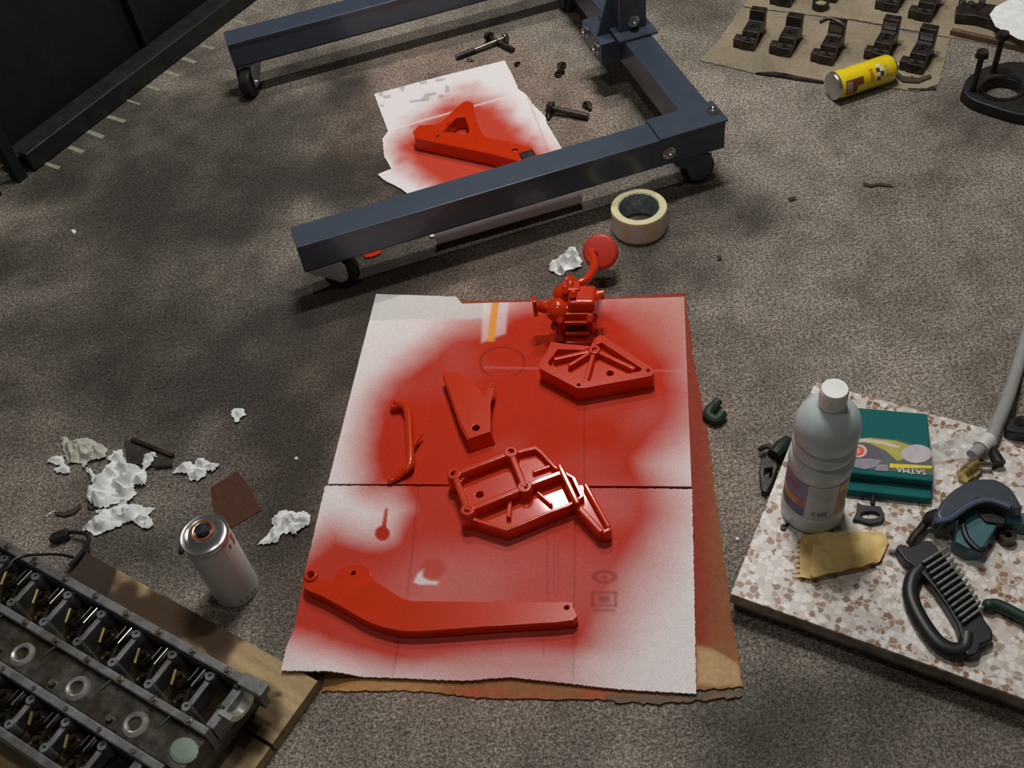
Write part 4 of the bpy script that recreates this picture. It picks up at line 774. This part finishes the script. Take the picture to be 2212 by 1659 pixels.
# ------------------------------------------------------------------ standing spray can
sp_ = G(511, 1270, 0); can = thing('spray_can', 'standing silver spray paint can with its nozzle cap off', 'spray can', tuple(sp_))
RC = .0335
lm = bpy.data.materials.new('can_label_print'); lm.use_nodes = True; nt = lm.node_tree; b = nt.nodes['Principled BSDF']; b.inputs['Roughness'].default_value = .4
tc = nt.nodes.new('ShaderNodeTexCoord'); sx = nt.nodes.new('ShaderNodeSeparateXYZ'); nt.links.new(tc.outputs['Object'], sx.inputs[0])
wv = nt.nodes.new('ShaderNodeMath'); wv.operation = 'MULTIPLY'; wv.inputs[1].default_value = 2*PI/.0042; nt.links.new(sx.outputs[2], wv.inputs[0])
sn = nt.nodes.new('ShaderNodeMath'); sn.operation = 'SINE'; nt.links.new(wv.outputs[0], sn.inputs[0])
nzz = nt.nodes.new('ShaderNodeTexNoise'); nzz.inputs['Scale'].default_value = 260; nt.links.new(tc.outputs['Object'], nzz.inputs['Vector'])
ad = nt.nodes.new('ShaderNodeMath'); ad.operation = 'MULTIPLY'; nt.links.new(sn.outputs[0], ad.inputs[0]); nt.links.new(nzz.outputs[0], ad.inputs[1])
rp = nt.nodes.new('ShaderNodeMapRange'); rp.inputs[1].default_value = .1; rp.inputs[2].default_value = .45; nt.links.new(ad.outputs[0], rp.inputs[0])
mx = nt.nodes.new('ShaderNodeMix'); mx.data_type = 'RGBA'; mx.inputs[6].default_value = (*C(178, 182, 178), 1); mx.inputs[7].default_value = (*C(140, 144, 144), 1); nt.links.new(rp.outputs[0], mx.inputs[0]); nt.links.new(mx.outputs[2], b.inputs['Base Color'])
m_ = MB(); m_.lathe([(RC-.004, .0006), (RC-.001, .0006), (RC, .002), (RC, .140), (RC-.0008, .142)], 48); obj('can_body', m_, lm, can)
m_ = MB(); m_.lathe([(RC-.0012, .1405), (RC+.0006, .142), (RC+.0008, .145), (RC-.0004, .147), (RC-.0022, .1465), (RC-.004, .144), (.0245, .1455), (.0215, .149), (.0165, .1525), (.0160, .1555), (.0148, .1565), (.0125, .1555), (.0118, .151), (.0005, .150)], 48); obj('shoulder', m_, mat('bare_tinplate', (.62, .63, .62), .24, .95, var=.08), can)
m_ = MB(); m_.lathe([(.0119, .1512), (.0122, .1545), (.0150, .1572), (.0162, .1566), (.0166, .1540), (.0163, .1538), (.0150, .1560), (.0124, .1536)], 36, closed=True); obj('paint_ring', m_, mat('orange_paint_residue', C(150, 72, 22), .4, var=.5, scale=150), can)
m_ = MB(); m_.lathe([(.0100, .1505), (.0098, .156), (.0085, .1615), (.0005, .1622)], 24); obj('valve_stem', m_, BLACK, can)
av2 = math.atan2(-sp_.y, -sp_.x)
obj('paint_run', patch(Matrix(), RC, av2+.95, av2+1.15, .118, .141, 4, .0005), MATS['orange_paint_residue'], can); obj('paint_run', patch(Matrix(), RC, av2+.62, av2+.72, .124, .132, 3, .0005), MATS['orange_paint_residue'], can)
obj('side_seam', patch(Matrix(), RC, av2+.32, av2+.345, .004, .139, 2, .0004), mcol('seam_grey', 172, 176, 170, .4), can)
INK = mcol('grey_ink', 96, 92, 100)
for a in (-.15, .12, .42, .62): obj('hazard_mark', patch(Matrix(), RC, av2+a, av2+a+.09, .008, .013, 2, .0004), INK, can)

# sandpaper and other bits on the left floor
m_ = MB(); m_.prism([(p.x, p.y) for p in GG([(455, 1052), (513, 1018), (542, 1056), (564, 1102), (500, 1140), (466, 1110), (458, 1085)], .0016)], .0003, .0016)
c = G(508, 1078, 0); o = obj('sandpaper', m_, mat('brown_sandpaper', C(66, 40, 24), .9, var=.25, scale=300, bump=.4, bscale=900), origin=tuple(c)); tag(o, 'brown square of sandpaper lying behind the standing spray can', 'sandpaper')
o = thing('metal_plate', 'dark flat metal plate half hidden behind the tissue pile', 'plate', tuple(G(320, 975, 0)))
m_ = MB(); m_.prism([(p.x, p.y) for p in GG([(268, 952), (285, 948), (372, 984), (372, 1002), (330, 1008), (275, 1000)], .003)], .0004, .003); wobj('plate', m_, mat('dull_green_black_steel', C(50, 48, 40), .5, .4, var=.4), o, bevel=.0008)
m_ = MB(); m_.bar(G(285, 949, .005), G(374, 985, .005), .006, .006); wobj('raised_edge', m_, DARKST, o)
m_ = MB(); m_.bar(G(335, 1009, .004), G(372, 1006, .004), .004, .004); wobj('raised_edge', m_, DARKST, o)
def scrap(name, label, pts, z, m, cat='debris', bevel=.0008):
    c = (sum(p[0] for p in pts)/len(pts), sum(p[1] for p in pts)/len(pts)); m_ = MB(); m_.prism([(p.x, p.y) for p in GG(pts, z)], .0003, z, inset=.0012); m_.ball(G(*c, z), (.003, .003, .0015), seg=8, ring=5)
    return tag(obj(name, m_, m, origin=tuple(G(*c, 0))), label, cat)
LEAF = mat('dry_dark_leaf', C(52, 42, 32), .8, var=.3)
scrap('curled_leaf', 'dark curled leaf like sliver left of the tissue pile', [(117, 1106), (140, 1106), (160, 1096), (172, 1088), (174, 1096), (158, 1110), (138, 1116), (120, 1112)], .004, LEAF)
scrap('dark_chip', 'small dark chip touching the underside of the tissue pile', [(186, 1090), (194, 1087), (204, 1096), (200, 1101), (188, 1098)], .004, LEAF)
scrap('wire_sliver', 'short pale wire sliver beside the curled leaf', [(96, 1116), (117, 1101), (119, 1103), (98, 1118)], .002, mcol('pale_wire', 160, 168, 160, .4))
scrap('dark_pebble', 'round dark pebble left of the standing spray can', [(384, 1182), (392, 1179), (398, 1186), (392, 1194), (384, 1192)], .005, RUBBER)

# ------------------------------------------------------------------ wooden board and cylinder head
ZP = .022
def wood_color(px, py, x, y):
    ca, sa = math.cos(math.radians(-37)), math.sin(math.radians(-37)); u = x*ca+y*sa; v = -x*sa+y*ca
    g = fbm(v*0+u*1.5, v*1.0+u*.25, 60, 3); g2 = fbm(u*.6, v*9, 16, 3)
    c = np.tile(np.array(C(152, 130, 96)), (len(px), 1))*(.6+.7*g2)[:, None]
    n = fbm(x+2, y, 16, 4)-.5
    st = sstep(.0, .25, n+.9*(1-np.hypot((px-370)/230, (py-1325)/120))-.12)
    c = mixc(c, np.array(C(46, 29, 14)), st*.95)
    c = mixc(c, np.array(C(30, 22, 12)), ghost(px, py, [(120, 1150), (190, 1180), (255, 1226), (244, 1262), (232, 1290), (150, 1290), (100, 1230)], 3)*.95)
    for q in [(405, 1330, 46, 26), (560, 1540, 46, 60), (490, 1390, 22, 32), (470, 1420, 30, 30), (600, 1500, 8, 6), (520, 1580, 40, 60)]:
        c = mixc(c, np.array(C(52, 34, 20)), (1-sstep(.6, 1.25, np.hypot((px-q[0])/q[2], (py-q[1])/q[3])+n))*.85)
    return c
WOOD = mat('raw_wood', (1, 1, 1), .8, attr=True, var=.12, scale=200, bump=.2, bscale=200)
hA = math.radians(-36.8); h1 = Vector((math.cos(hA), math.sin(hA), 0)); h2 = Vector((-h1.y, h1.x, 0))
brd = thing('wooden_board', 'oil stained wooden board under the cylinder head', 'board', tuple(G(500, 1420, 0)))
w0 = G(181, 1190, ZP); w1 = G(686, 1471, ZP)
bw = (w1-w0); wn = Vector((bw.y, -bw.x, 0)).normalized()
for k, (s0, s1) in enumerate([(0, .098), (.0995, .20), (.2015, .31)]):
    ext = -.25 if k else 0.0
    q = [w0+bw.normalized()*ext+wn*s0, w1+wn*s0+Vector((-.002*k, -.003*k, 0)), w1+wn*s1+Vector((-.002*k, -.004*k, 0)), w0+bw.normalized()*(ext-.25*(k == 0)*0)+wn*s1]
    sheet('plank', [Vector((p.x, p.y, ZP)) for p in q[::-1]], ZP-.0006, .004, WOOD, brd, wood_color, lambda x, y: .0008*(fbm(x*1, y*1, 40, 2)-.5))
head = thing('cylinder_head', 'oily alloy cylinder head with open valve troughs lying on wooden board', 'cylinder head', tuple(G(447, 1582, .105)-Vector((0, 0, .105-ZP-.001))), hA)
def hb(name, c, size, m=CASTG, bev=.0025): m_ = MB(); m_.box(c, size); return obj(name, m_, m, head, bevel=bev)
HT = .083                                               # local height of the cover faces above the board
L0 = -.56
hb('lower_block', (L0/2-.004, -.024, .019), (-L0-.008, .208, .038))
hb('cover_wall', (L0/2+.006, .0755, (HT+.03)/2), (-L0+.03, .013, HT-.03)); hb('cover_wall', (L0/2, .0005, (HT+.03)/2), (-L0, .011, HT-.03)); hb('cover_wall', (L0/2-.012, -.061, (HT+.03)/2-.004), (-L0-.022, .012, HT-.034)); hb('cover_wall', (L0/2-.03, -.124, (HT+.03)/2-.008), (-L0-.04, .012, HT-.038))
hb('valley_floor', (L0/2, -.030, .055), (-L0, .050, .036), mat('grimy_alloy', (.09, .085, .07), .4, .4, var=.6, scale=55, col2=(.045, .035, .02)))
hb('trough_floor', (L0/2-.004, .038, .040), (-L0-.01, .064, .006), OILY); hb('trough_floor', (L0/2-.03, -.0925, .036), (-L0-.05, .052, .006), OILY)
hb('end_wall', (-.006, .040, .058), (.014, .066, .036)); hb('end_wall', (-.058, -.0925, .055), (.014, .052, .034), CASTG); hb('front_ledge', (-.022, -.092, .045), (.056, .066, .022), MATS['grimy_alloy'])
def ringx(name, c, r0, r1, ln, m, a0=0, a1=2*PI):
    m_ = MB(); n = 26; vs = []; fs = []
    for i in range(n+1):
        a = a0+(a1-a0)*i/n
        for r in (r0, r1):
            for x in (-ln/2, ln/2): vs.append((c[0]+x, c[1]+r*math.cos(a), c[2]+r*math.sin(a)))
    for i in range(n): o = 4*i; q = o+4; fs += [(o, q, q+1, o+1), (o+2, o+3, q+3, q+2), (o, o+2, q+2, q), (o+1, q+1, q+3, o+3)]
    fs += [(0, 1, 3, 2), (4*n, 4*n+2, 4*n+3, 4*n+1)]; m_.add(vs, fs); return obj(name, m_, m, head)
ringx('cam_bore', (.004, .050, HT-.004), .017, .024, .020, mat('bright_worn_alloy', (.75, .74, .70), .26, .75, var=.3), PI, 2*PI); ringx('cam_seal', (-.008, .050, HT-.004), .013, .017, .008, RUBBER, PI, 2*PI)
hb('corner_lug', (.012, .076, HT-.0045), (.04, .019, .012)); 
for k in range(8):
    x = -.052-.066*k
    for yc, hw, z_ in ((.038, .064, HT-.012), (-.0925, .052, HT-.018)):
        if yc < 0 and k == 0: continue
        hb('cross_web', (x, yc, (z_+.04)/2), (.009, hw, z_-.04))
        for s in (-1, 1):
            m_ = MB(); m_.lathe([(.0028, .042), (.0028, z_+.003), (.0062, z_+.003), (.0068, z_+.001), (.0072, .042)], 16, Matrix.Translation((x, yc+s*hw*.36, 0)), closed=True); obj('bolt_post', m_, CASTG, head)
        for dx in (-.022, -.046):
            m_ = MB(); cx0 = (x+dx, yc-.004+.012*(1 if dx < -.03 else -1)); m_.lathe([(.0115, .042), (.0115, .060), (.0095, .062), (.0090, .058), (.0045, .058), (.004, .066), (.0004, .0665)], 18, Matrix.Translation((cx0[0], cx0[1], 0))); obj('valve_cap', m_, OILY, head)
            m_ = MB()
            for t_ in range(3): m_.lathe([(.0116, .045+.005*t_), (.0132, .0465+.005*t_), (.0116, .048+.005*t_)], 16, Matrix.Translation((cx0[0], cx0[1], 0)), closed=True)
            obj('valve_spring', m_, DARKST, head)
        m_ = MB(); m_.tube(smooth_path([(x-.014, yc-hw*.32, .058), (x-.016, yc-.004, .064), (x-.012, yc+hw*.18, .070), (x-.010, yc+hw*.40, .071)], 4), .0035, 8, .7); obj('rocker_arm', m_, DARKST, head)
        m_ = MB(); m_.tube([(x-.013, yc+hw*.02, .073), (x-.011, yc+hw*.42, .0745)], .0016, 8); obj('glint_rod', m_, CHROME, head)  # thin chrome rods put in as light glints on the valve gear
        m_ = MB(); m_.tube([(x-.024, yc+hw*.10, .069), (x-.022, yc+hw*.40, .071)], .0012, 8); obj('glint_rod', m_, CHROME, head)
        m_ = MB(); m_.tube([(x-.044, yc-hw*.12, .064), (x-.050, yc+hw*.16, .069)], .0024, 8); obj('brass_pin', m_, mat('oily_brass', (.42, .33, .12), .35, .7, var=.4), head)
for k in range(6):
    x = -.095-.105*k
    m_ = MB(); m_.lathe([(.0095, .060), (.0095, .0765), (.0125, .0785), (.0150, .0765), (.0165, .075), (.0175, .0735), (.0175, .060)], 26, Matrix.Translation((x, -.034, 0)), closed=True); w_ = obj('plug_well', m_, MATS['bright_worn_alloy'], head)
    m_ = MB(); m_.lathe([(.0084, .060), (.0084, .064), (.0004, .0645)], 18, Matrix.Translation((x, -.034, 0))); obj('well_bottom', m_, OILY, head)
    m_ = MB(); m_.hexa((x-.035, -.044, .072), .005, .006); obj('stud_nut', m_, STEEL, head)
    m_ = MB(); m_.tube([(x+.03, -.020, .0745), (x+.034, -.004+.0, .0755)], .0012, 6); obj('glint_rod', m_, CHROME, head)  # chrome rod standing in for a glint in the valley
for k in range(9):
    for yc, z_ in ((.0755, HT), (.0005, HT), (-.061, HT-.008)):
        m_ = MB(); x = -.03-.06*k+.02*(yc < 0); m_.cyl((x, yc, z_-.001), (x, yc, z_+.001), .0058, 14); m_.cyl((x, yc, z_+.001), (x, yc, z_+.0035), .0032, 10); obj('cover_stud', m_, STEEL, head)
m_ = MB(); m_.ball((-.015, -.03, .0735), (.020, .016, .004)); obj('pale_gasket_patch', m_, mcol('pale_green_sealant', 108, 122, 110, .6), head)
# sensor cable draped on the board
o = thing('sensor_cable', 'black sensor cable with a plug lying at board corner', 'cable', tuple(G(150, 1160, 0)))
m_ = MB(); m_.tube(smooth_path([G(148, 1150, .010), G(165, 1150, .012), G(186, 1154, .016), G(192, 1166, .022), G(184, 1182, .027), G(168, 1204, .030), G(150, 1222, .032)], 5), .0032, 8); wobj('cable', m_, BLACK, o)
m_ = MB(); m_.bar(G(115, 1164, .009), G(148, 1152, .009), .015, .013); wobj('plug', m_, BLACK, o, bevel=.002)
m_ = MB(); m_.bar(G(110, 1163, .009), G(120, 1164, .009), .010, .009); wobj('plug_nose', m_, RUBBER, o)
o = thing('thin_wire', 'thin black wire arching over the far end of cylinder head', 'wire', tuple(G(60, 1215, .10)))
m_ = MB(); m_.tube(smooth_path([G(0, 1240, .128), G(18, 1226, .130), G(30, 1210, .130), G(48, 1202, .126), G(66, 1199, .118), G(86, 1198, .100), G(110, 1197, .075), G(136, 1199, .045), G(158, 1204, .0262)], 5), .0022, 8); wobj('wire_run', m_, BLACK, o)
m_ = MB(); m_.cyl(G(0, 1240, .128), G(-12, 1244, .127), .006, 10); wobj('ring_end', m_, STEEL, o)

# ------------------------------------------------------------------ bolts and nuts below the stand
def screw(label, head_px, tip_px, r, m, z=None, hr=2.0, group='bolts and nuts below the stand'):
    z = z or r*hr+.001; a, b = G(*head_px, z), G(*tip_px, r+.001); t = thing('bolt', label, 'bolt', (a.x, a.y, 0), group=group); d = (b-a).normalized()
    m_ = MB(); m_.cyl(a, b, r, 12); wobj('shank', m_, m, t); m_ = MB(); m_.cyl(a.lerp(b, .62), b+d*.001, r*1.15, 12); wobj('thread', m_, DARKST, t)
    m_ = MB(); m_.hexa(a, r*hr, -r*1.5, d); m_.cyl(a, a+d*.002, r*hr*1.15, 14); wobj('hex_head', m_, m, t)
screw('long bright bolt behind the small cardboard, lying under the far rail', (1090, 82), (986, 124), .0052, STEEL)
screw('shorter dark bolt crossing the long bright bolt', (1057, 80), (1108, 108), .0055, DARKST)
screw('dark bolt beside right edge of the small cardboard', (1192, 234), (1270, 252), .0065, DARKST)
def nut(label, c, r=.010, m=DARKST, pts=None):
    t = thing('nut', label, 'nut', tuple(G(*c, 0)), group='bolts and nuts below the stand'); p = G(*c, 0)
    m_ = MB(); m_.prism(circ((p.x, p.y), r, 6), .0004, r*.9, [circ((p.x, p.y), r*.5, 14)]); wobj('nut_body', m_, m, t, bevel=.0008)
    m_ = MB(); a = random.random()*6; m_.cyl((p.x+r*.3*math.cos(a), p.y+r*.3*math.sin(a), r*1.2), (p.x+r*1.7*math.cos(a), p.y+r*1.7*math.sin(a), r*.45), r*.42, 10); wobj('stud', m_, m, t)
nut('dark stubby nut, farther of the pair left of the cross beam', (1214, 146), .0105); nut('dark stubby nut, nearer of the pair left of the cross beam', (1206, 164), .009)
nut('dark flanged nut beside the cross beam shadow', (1268, 231), .0105); nut('small shiny nut next to the long bright bolt', (1014, 132), .006, STEEL); nut('loose dark nut at the small cardboard corner', (1116, 142), .006)
nut('dark nut beside the head of the dark bolt', (1186, 252), .008)
# ------------------------------------------------------------------ upper right: brown sheets with bearing caps
def tan_color(px, py, x, y): n = fbm(x, y, 12, 4)-.5; return np.tile(np.array(C(118, 107, 88)), (len(px), 1))*(1+.7*n)[:, None]
o = sheet('packing_paper', GG([(1600, 18), (1690, 28), (1830, 44), (1960, 70), (2052, 84), (2040, 140), (2026, 182), (1985, 196), (1880, 186), (1780, 176), (1700, 164), (1640, 160), (1512, 130), (1555, 85)], .0022), .0012, .008, BROWNCARD, None, tan_color, lambda x, y: .004*np.clip(fbm(x, y, 8, 2)-.5, 0, 1), origin=tuple(G(1750, 110, 0)), ragged=.004); tag(o, 'front brown paper sheet under the row of five bearing caps', 'paper')
o = sheet('packing_paper', GG([(1606, 14), (1700, 26), (1840, 42), (1970, 66), (2056, 80), (2212, 112), (2330, 120), (2300, -120), (1680, -120)], .0020), .0012, .010, BROWNCARD, None, lambda px, py, x, y: tan_color(px, py, x, y)*1.1, lambda x, y: .004*np.clip(fbm(x, y, 8, 2)-.5, 0, 1), origin=tuple(G(1900, 0, 0)), ragged=.004); tag(o, 'rear brown paper sheet running off the top of the photo', 'paper')
def bearing_cap(label, foot, shell=False, k=1.):
    """foot: pixel of the near end of its base"""
    p = G(*foot, .0035); q = G(foot[0]+36, foot[1]-62, .0035); d = (q-p); a = math.atan2(d.y, d.x)
    t = thing('bearing_block', label, 'bearing', tuple(p), a, 'bearing caps on brown paper'); m_ = MB(); W = .030
    W = .034; prof = [(0, 0), (.022, 0), (.030, .012), (.044, .018), (.058, .012), (.066, 0), (.088, 0), (.088, .056*k), (.068, .056*k), (.064, .034), (.020, .034), (.016, .020), (0, .020)]
    vs = [(x, -W/2, z) for x, z in prof]+[(x, W/2, z) for x, z in prof]; n = len(prof)
    tr = tessellate_polygon([[Vector((x, z, 0)) for x, z in prof]])
    m_.add(vs, [tuple(f) for f in tr]+[tuple(i+n for i in f)[::-1] for f in tr]+[(i, (i+1) % n, (i+1) % n+n, i+n) for i in range(n)]); obj('cap_body', m_, DARKST, t, bevel=.0015)
    m_ = MB(); m_.box((.014, W/2+.007, .011), (.022, .016, .020)); obj('side_lug', m_, DARKST, t, bevel=.0015)
    for x, z in ((.009, .020), (.042, .034)): m_ = MB(); m_.lathe([(.003, 0), (.003, .003), (.006, .003), (.0065, 0)], 12, Matrix.Translation((x, 0, z)), closed=True); obj('bolt_seat', m_, DARKST, t)
    if shell: m_ = MB(); m_.box((.056, 0, .0365), (.012, W*.86, .004)); m_.box((.0665, 0, .047), (.004, W*.8, .016)); obj('bearing_shell', m_, CHROME if shell > 1 else STEEL, t)
    return t
bearing_cap('dark bearing cap at the left end of the front row', (1612, 108)); bearing_cap('dark bearing cap, second from the left of the front row', (1690, 122)); bearing_cap('bearing cap with a curved strap on top, middle of front row', (1780, 140), 1, 1.1)
bearing_cap('bearing cap directly behind the yellow can', (1895, 134), 2, 1.1); bearing_cap('bearing cap at the right end of front row with a bright shell', (1972, 158), 2, 1.15)
m_ = MB(); m_.tube(smooth_path([G(1772, 48, .062), G(1790, 40, .066), G(1810, 46, .066), G(1824, 56, .060)], 4), .004, 8); c = G(1795, 50, .06); o = obj('curved_strap', m_, DARKST, origin=tuple(c)); tag(o, 'dark curved strap resting on the middle bearing cap', 'strap')
bearing_cap('rear row bearing cap cut by the photo top, above the far left caps', (1690, 14)); bearing_cap('rear row bearing cap above the yellow can', (1918, 26)); bearing_cap('rear row bearing cap at the right, near the dark casting', (1990, 46)); bearing_cap('rear row bearing cap behind the round ring', (1788, 4))
rr = thing('bearing_ring', 'round dark ring standing on rear brown paper at photo top', 'ring', tuple(G(1772, 16, .003)))
m_ = MB(); m_.lathe([(.013, .0), (.013, .014), (.019, .014), (.019, .0)], 26, closed=True); obj('ring_wall', m_, DARKST, rr); m_ = MB(); m_.lathe([(.0128, .0), (.0128, .010), (.0004, .0102)], 20); obj('ring_floor', m_, mcol('tan_inner', 128, 118, 92), rr)
scrap('gasket_strip', 'thin dark leaf shaped strip left of the yellow can', [(1632, 156), (1670, 154), (1700, 158), (1724, 164), (1780, 174), (1780, 177), (1722, 170), (1690, 164), (1655, 160)], .006, DARKST, 'strip')
scrap('gasket_strip', 'thin dark curved gasket right of the yellow can tip', [(1932, 150), (1950, 164), (1985, 168), (2010, 160), (2014, 166), (1985, 178), (1950, 176), (1934, 162)], .006, mat('dark_brown_gasket', C(56, 44, 30), .6, var=.3), 'strip')
scrap('wire_offcut', 'short dark wire offcut on the floor below the brown paper', [(1960, 190), (1990, 191), (2022, 188), (2024, 192), (1990, 195), (1962, 193)], .003, DARKST)
scrap('twig', 'dark twig lying on bare floor below the yellow can', [(1865, 392), (1880, 398), (1900, 394), (1928, 397), (1930, 403), (1900, 400), (1880, 404), (1866, 400)], .003, LEAF)
scrap('chip', 'small dark chip on the bare floor right of the tape roll', [(1702, 428), (1718, 422), (1722, 430), (1706, 434)], .003, LEAF)
scrap('chip', 'dark round speck on the concrete between tape and large sheet corner', [(1548, 552), (1558, 549), (1560, 560), (1550, 563)], .003, LEAF)
WCHIP = mcol('white_chip', 200, 206, 200, .5)
scrap('white_chip', 'tiny white chip alone on the floor near the door', [(152, 497), (160, 494), (165, 499), (158, 504)], .003, WCHIP); scrap('white_chip', 'tiny white chip between the large sheet and the tile', [(1590, 1161), (1595, 1160), (1596, 1166), (1591, 1167)], .002, WCHIP); scrap('white_chip', 'tiny white chip right of the spiky tissue', [(636, 988), (642, 986), (644, 992), (637, 993)], .002, WCHIP)

# yellow spray can lying down
YEL = mat('yellow_can_print', C(204, 178, 18), .35, var=.06, coat=.3)
ry = .0285; ya, yb = G(1801, 186, ry+.002), G(1922, 146, ry+.002); yd = (yb-ya).normalized()
zc_ = yd; xc_ = Vector((0, 0, 1)); yc_ = zc_.cross(xc_).normalized(); YM = Matrix((xc_, yc_, zc_)).transposed().to_4x4(); YM.translation = ya; YL = (yb-ya).length
yc = thing('spray_can', 'yellow spray can lying on its side near the bearing caps', 'spray can', tuple((ya.x, ya.y, 0)))
m_ = MB(); m_.lathe([(ry-.001, .0035), (ry, .004), (ry, YL-.006), (ry-.003, YL)], 40, YM); wobj('can_body', m_, YEL, yc)
m_ = MB(); m_.lathe([(.004, .003), (ry*.55, .002), (ry*.88, -.003), (ry*.98, -.004), (ry+.0008, 0), (ry+.0008, .003), (ry-.002, .004)], 36, YM); wobj('base_rim', m_, MATS['bare_tinplate'], yc)
m_ = MB(); m_.lathe([(ry-.002, YL-.001), (ry*.7, YL+.006), (ry*.4, YL+.009), (.004, YL+.010)], 30, YM); wobj('shoulder', m_, MATS['bare_tinplate'], yc); m_ = MB(); m_.lathe([(.005, YL+.009), (.005, YL+.018), (.0005, YL+.0185)], 16, YM); wobj('nozzle', m_, WHITEP, yc)
loc_cam = YM.inverted()@Vector((0, 0, H)); ac = math.atan2(loc_cam.y, loc_cam.x)
def yp(name, a0, a1, z0, z1, col, t=.0004, skew=0., par=None):
    m_ = patch(YM, ry, ac+math.radians(a0), ac+math.radians(a1), z0, z1, 6, t, skew); l = yc.location; q = MB(); q.v = [v-l for v in m_.v]; q.f = m_.f
    return obj(name, q, mcol('yprint_%d_%d_%d' % col, *col, .4), par or yc)
sg = -1 if (YM@Vector((ry*math.cos(ac+.5), ry*math.sin(ac+.5), 0))).z > (YM@Vector((ry*math.cos(ac-.5), ry*math.sin(ac-.5), 0))).z else 1
def Y(a0, a1): return (min(sg*a0, sg*a1), max(sg*a0, sg*a1))
yp('brown_panel', *Y(-2, 62), .012, .038, (96, 52, 30)); yp('brown_panel', *Y(-2, 30), .038, .052, (96, 52, 30), skew=0); yp('grey_patch', *Y(4, 50), .014, .026, (130, 118, 110), .0006)
for i, (a_, z_, c_) in enumerate([(-14, .083, (52, 52, 44)), (-14, .091, (186, 186, 176)), (4, .083, (186, 186, 176)), (4, .091, (52, 52, 44)), (22, .083, (70, 66, 80)), (-32, .087, (186, 186, 176))]): yp('check_square', *Y(a_, a_+16), z_, z_+.008, c_, .0006)
for i in range(4): yp('red_print', *Y(-20+14*i, -10+14*i), .068, .076, (176, 96, 48), .0005)
for i in range(3): yp('grey_print', *Y(-18+16*i, -8+16*i), .104, .110, (150, 140, 120), .0005)

# dark casting with two upright bolts, flat bar, white paper, engine lump
cs = thing('engine_casting', 'dark oily casting frame with two upright bolts at right edge', 'casting', tuple(G(2150, 220, 0)))
zc = .024
m_ = MB(); oo = smooth_path(GG([(2078, 195), (2086, 172), (2104, 156), (2140, 140), (2200, 132), (2290, 150), (2300, 250), (2212, 248), (2150, 232), (2100, 214), (2078, 195)], zc), 3)[:-1]
m_.prism([(p.x, p.y) for p in oo], .0006, zc, [[(p.x, p.y) for p in GG(ell(2166, 190, 42, 22, 22), zc)], [(p.x, p.y) for p in GG(ell(2268, 205, 34, 22, 18), zc)]]); wobj('frame', m_, mat('black_oily_casting', (.02, .019, .017), .5, .2, var=.5, scale=60), cs, bevel=.004)
for base, top in (((2100, 200), (2116, 130)), ((2144, 160), (2160, 98))):
    a = G(*base, zc-.004); b = Vector((a.x, a.y, zc+.08)); m_ = MB(); m_.cyl(a, b, .006, 12); s_ = wobj('bolt', m_, DARKST, cs); m_ = MB(); m_.hexa(b, .0115, .010); m_.cyl(b, b+Vector((0, 0, -.002)), .013, 16); wobj('bolt_head', m_, DARKST, cs)
m_ = MB(); m_.tube(smooth_path(GG(ell(2166, 190, 47, 26, 16)+[ell(2166, 190, 47, 26, 16)[0]], zc+.001), 2), .004, 6); wobj('bore_lip', m_, DARKST, cs)
m_ = MB(); a, b = G(2055, 64, .012), G(2260, 110, .012); m_.bar(a, b, .012, .012); o = obj('flat_bar', m_, mat('rusty_bar', C(78, 58, 40), .7, var=.4), bevel=.001, origin=tuple((a+b)/2)); o.location.z += -.004; tag(o, 'long brown flat bar lying behind the dark casting', 'bar')
o = sheet('paper_sheet', GG([(2138, 30), (2150, 14), (2182, 0), (2200, -14), (2240, 10), (2240, 92), (2200, 82), (2150, 56)], .034), .0006, .006, mcol('bluish_white_paper', 196, 206, 200, .8), None, None, lambda x, y: .006*(fbm(x, y, 18, 2)-.5), origin=tuple(G(2190, 40, .03)), ang=40); tag(o, 'crumpled white paper resting on dark engine parts, top right corner', 'paper')
o = thing('engine_part', 'dark engine part with shiny studs beside the white paper', 'engine part', tuple(G(2100, 30, 0)))
m_ = MB(); m_.prism([(p.x, p.y) for p in GG([(2066, 12), (2090, 4), (2140, 8), (2180, 16), (2210, 40), (2190, 60), (2140, 42), (2110, 34), (2066, 30)], .026)], .003, .026); wobj('part_body', m_, DARKST, o, bevel=.002)
for q in ((2078, 8), (2096, 14), (2120, 10)): m_ = MB(); p = G(*q, .026); m_.cyl((p.x, p.y, .024), (p.x, p.y, .036), .0075, 14); wobj('stud', m_, CHROME, o)
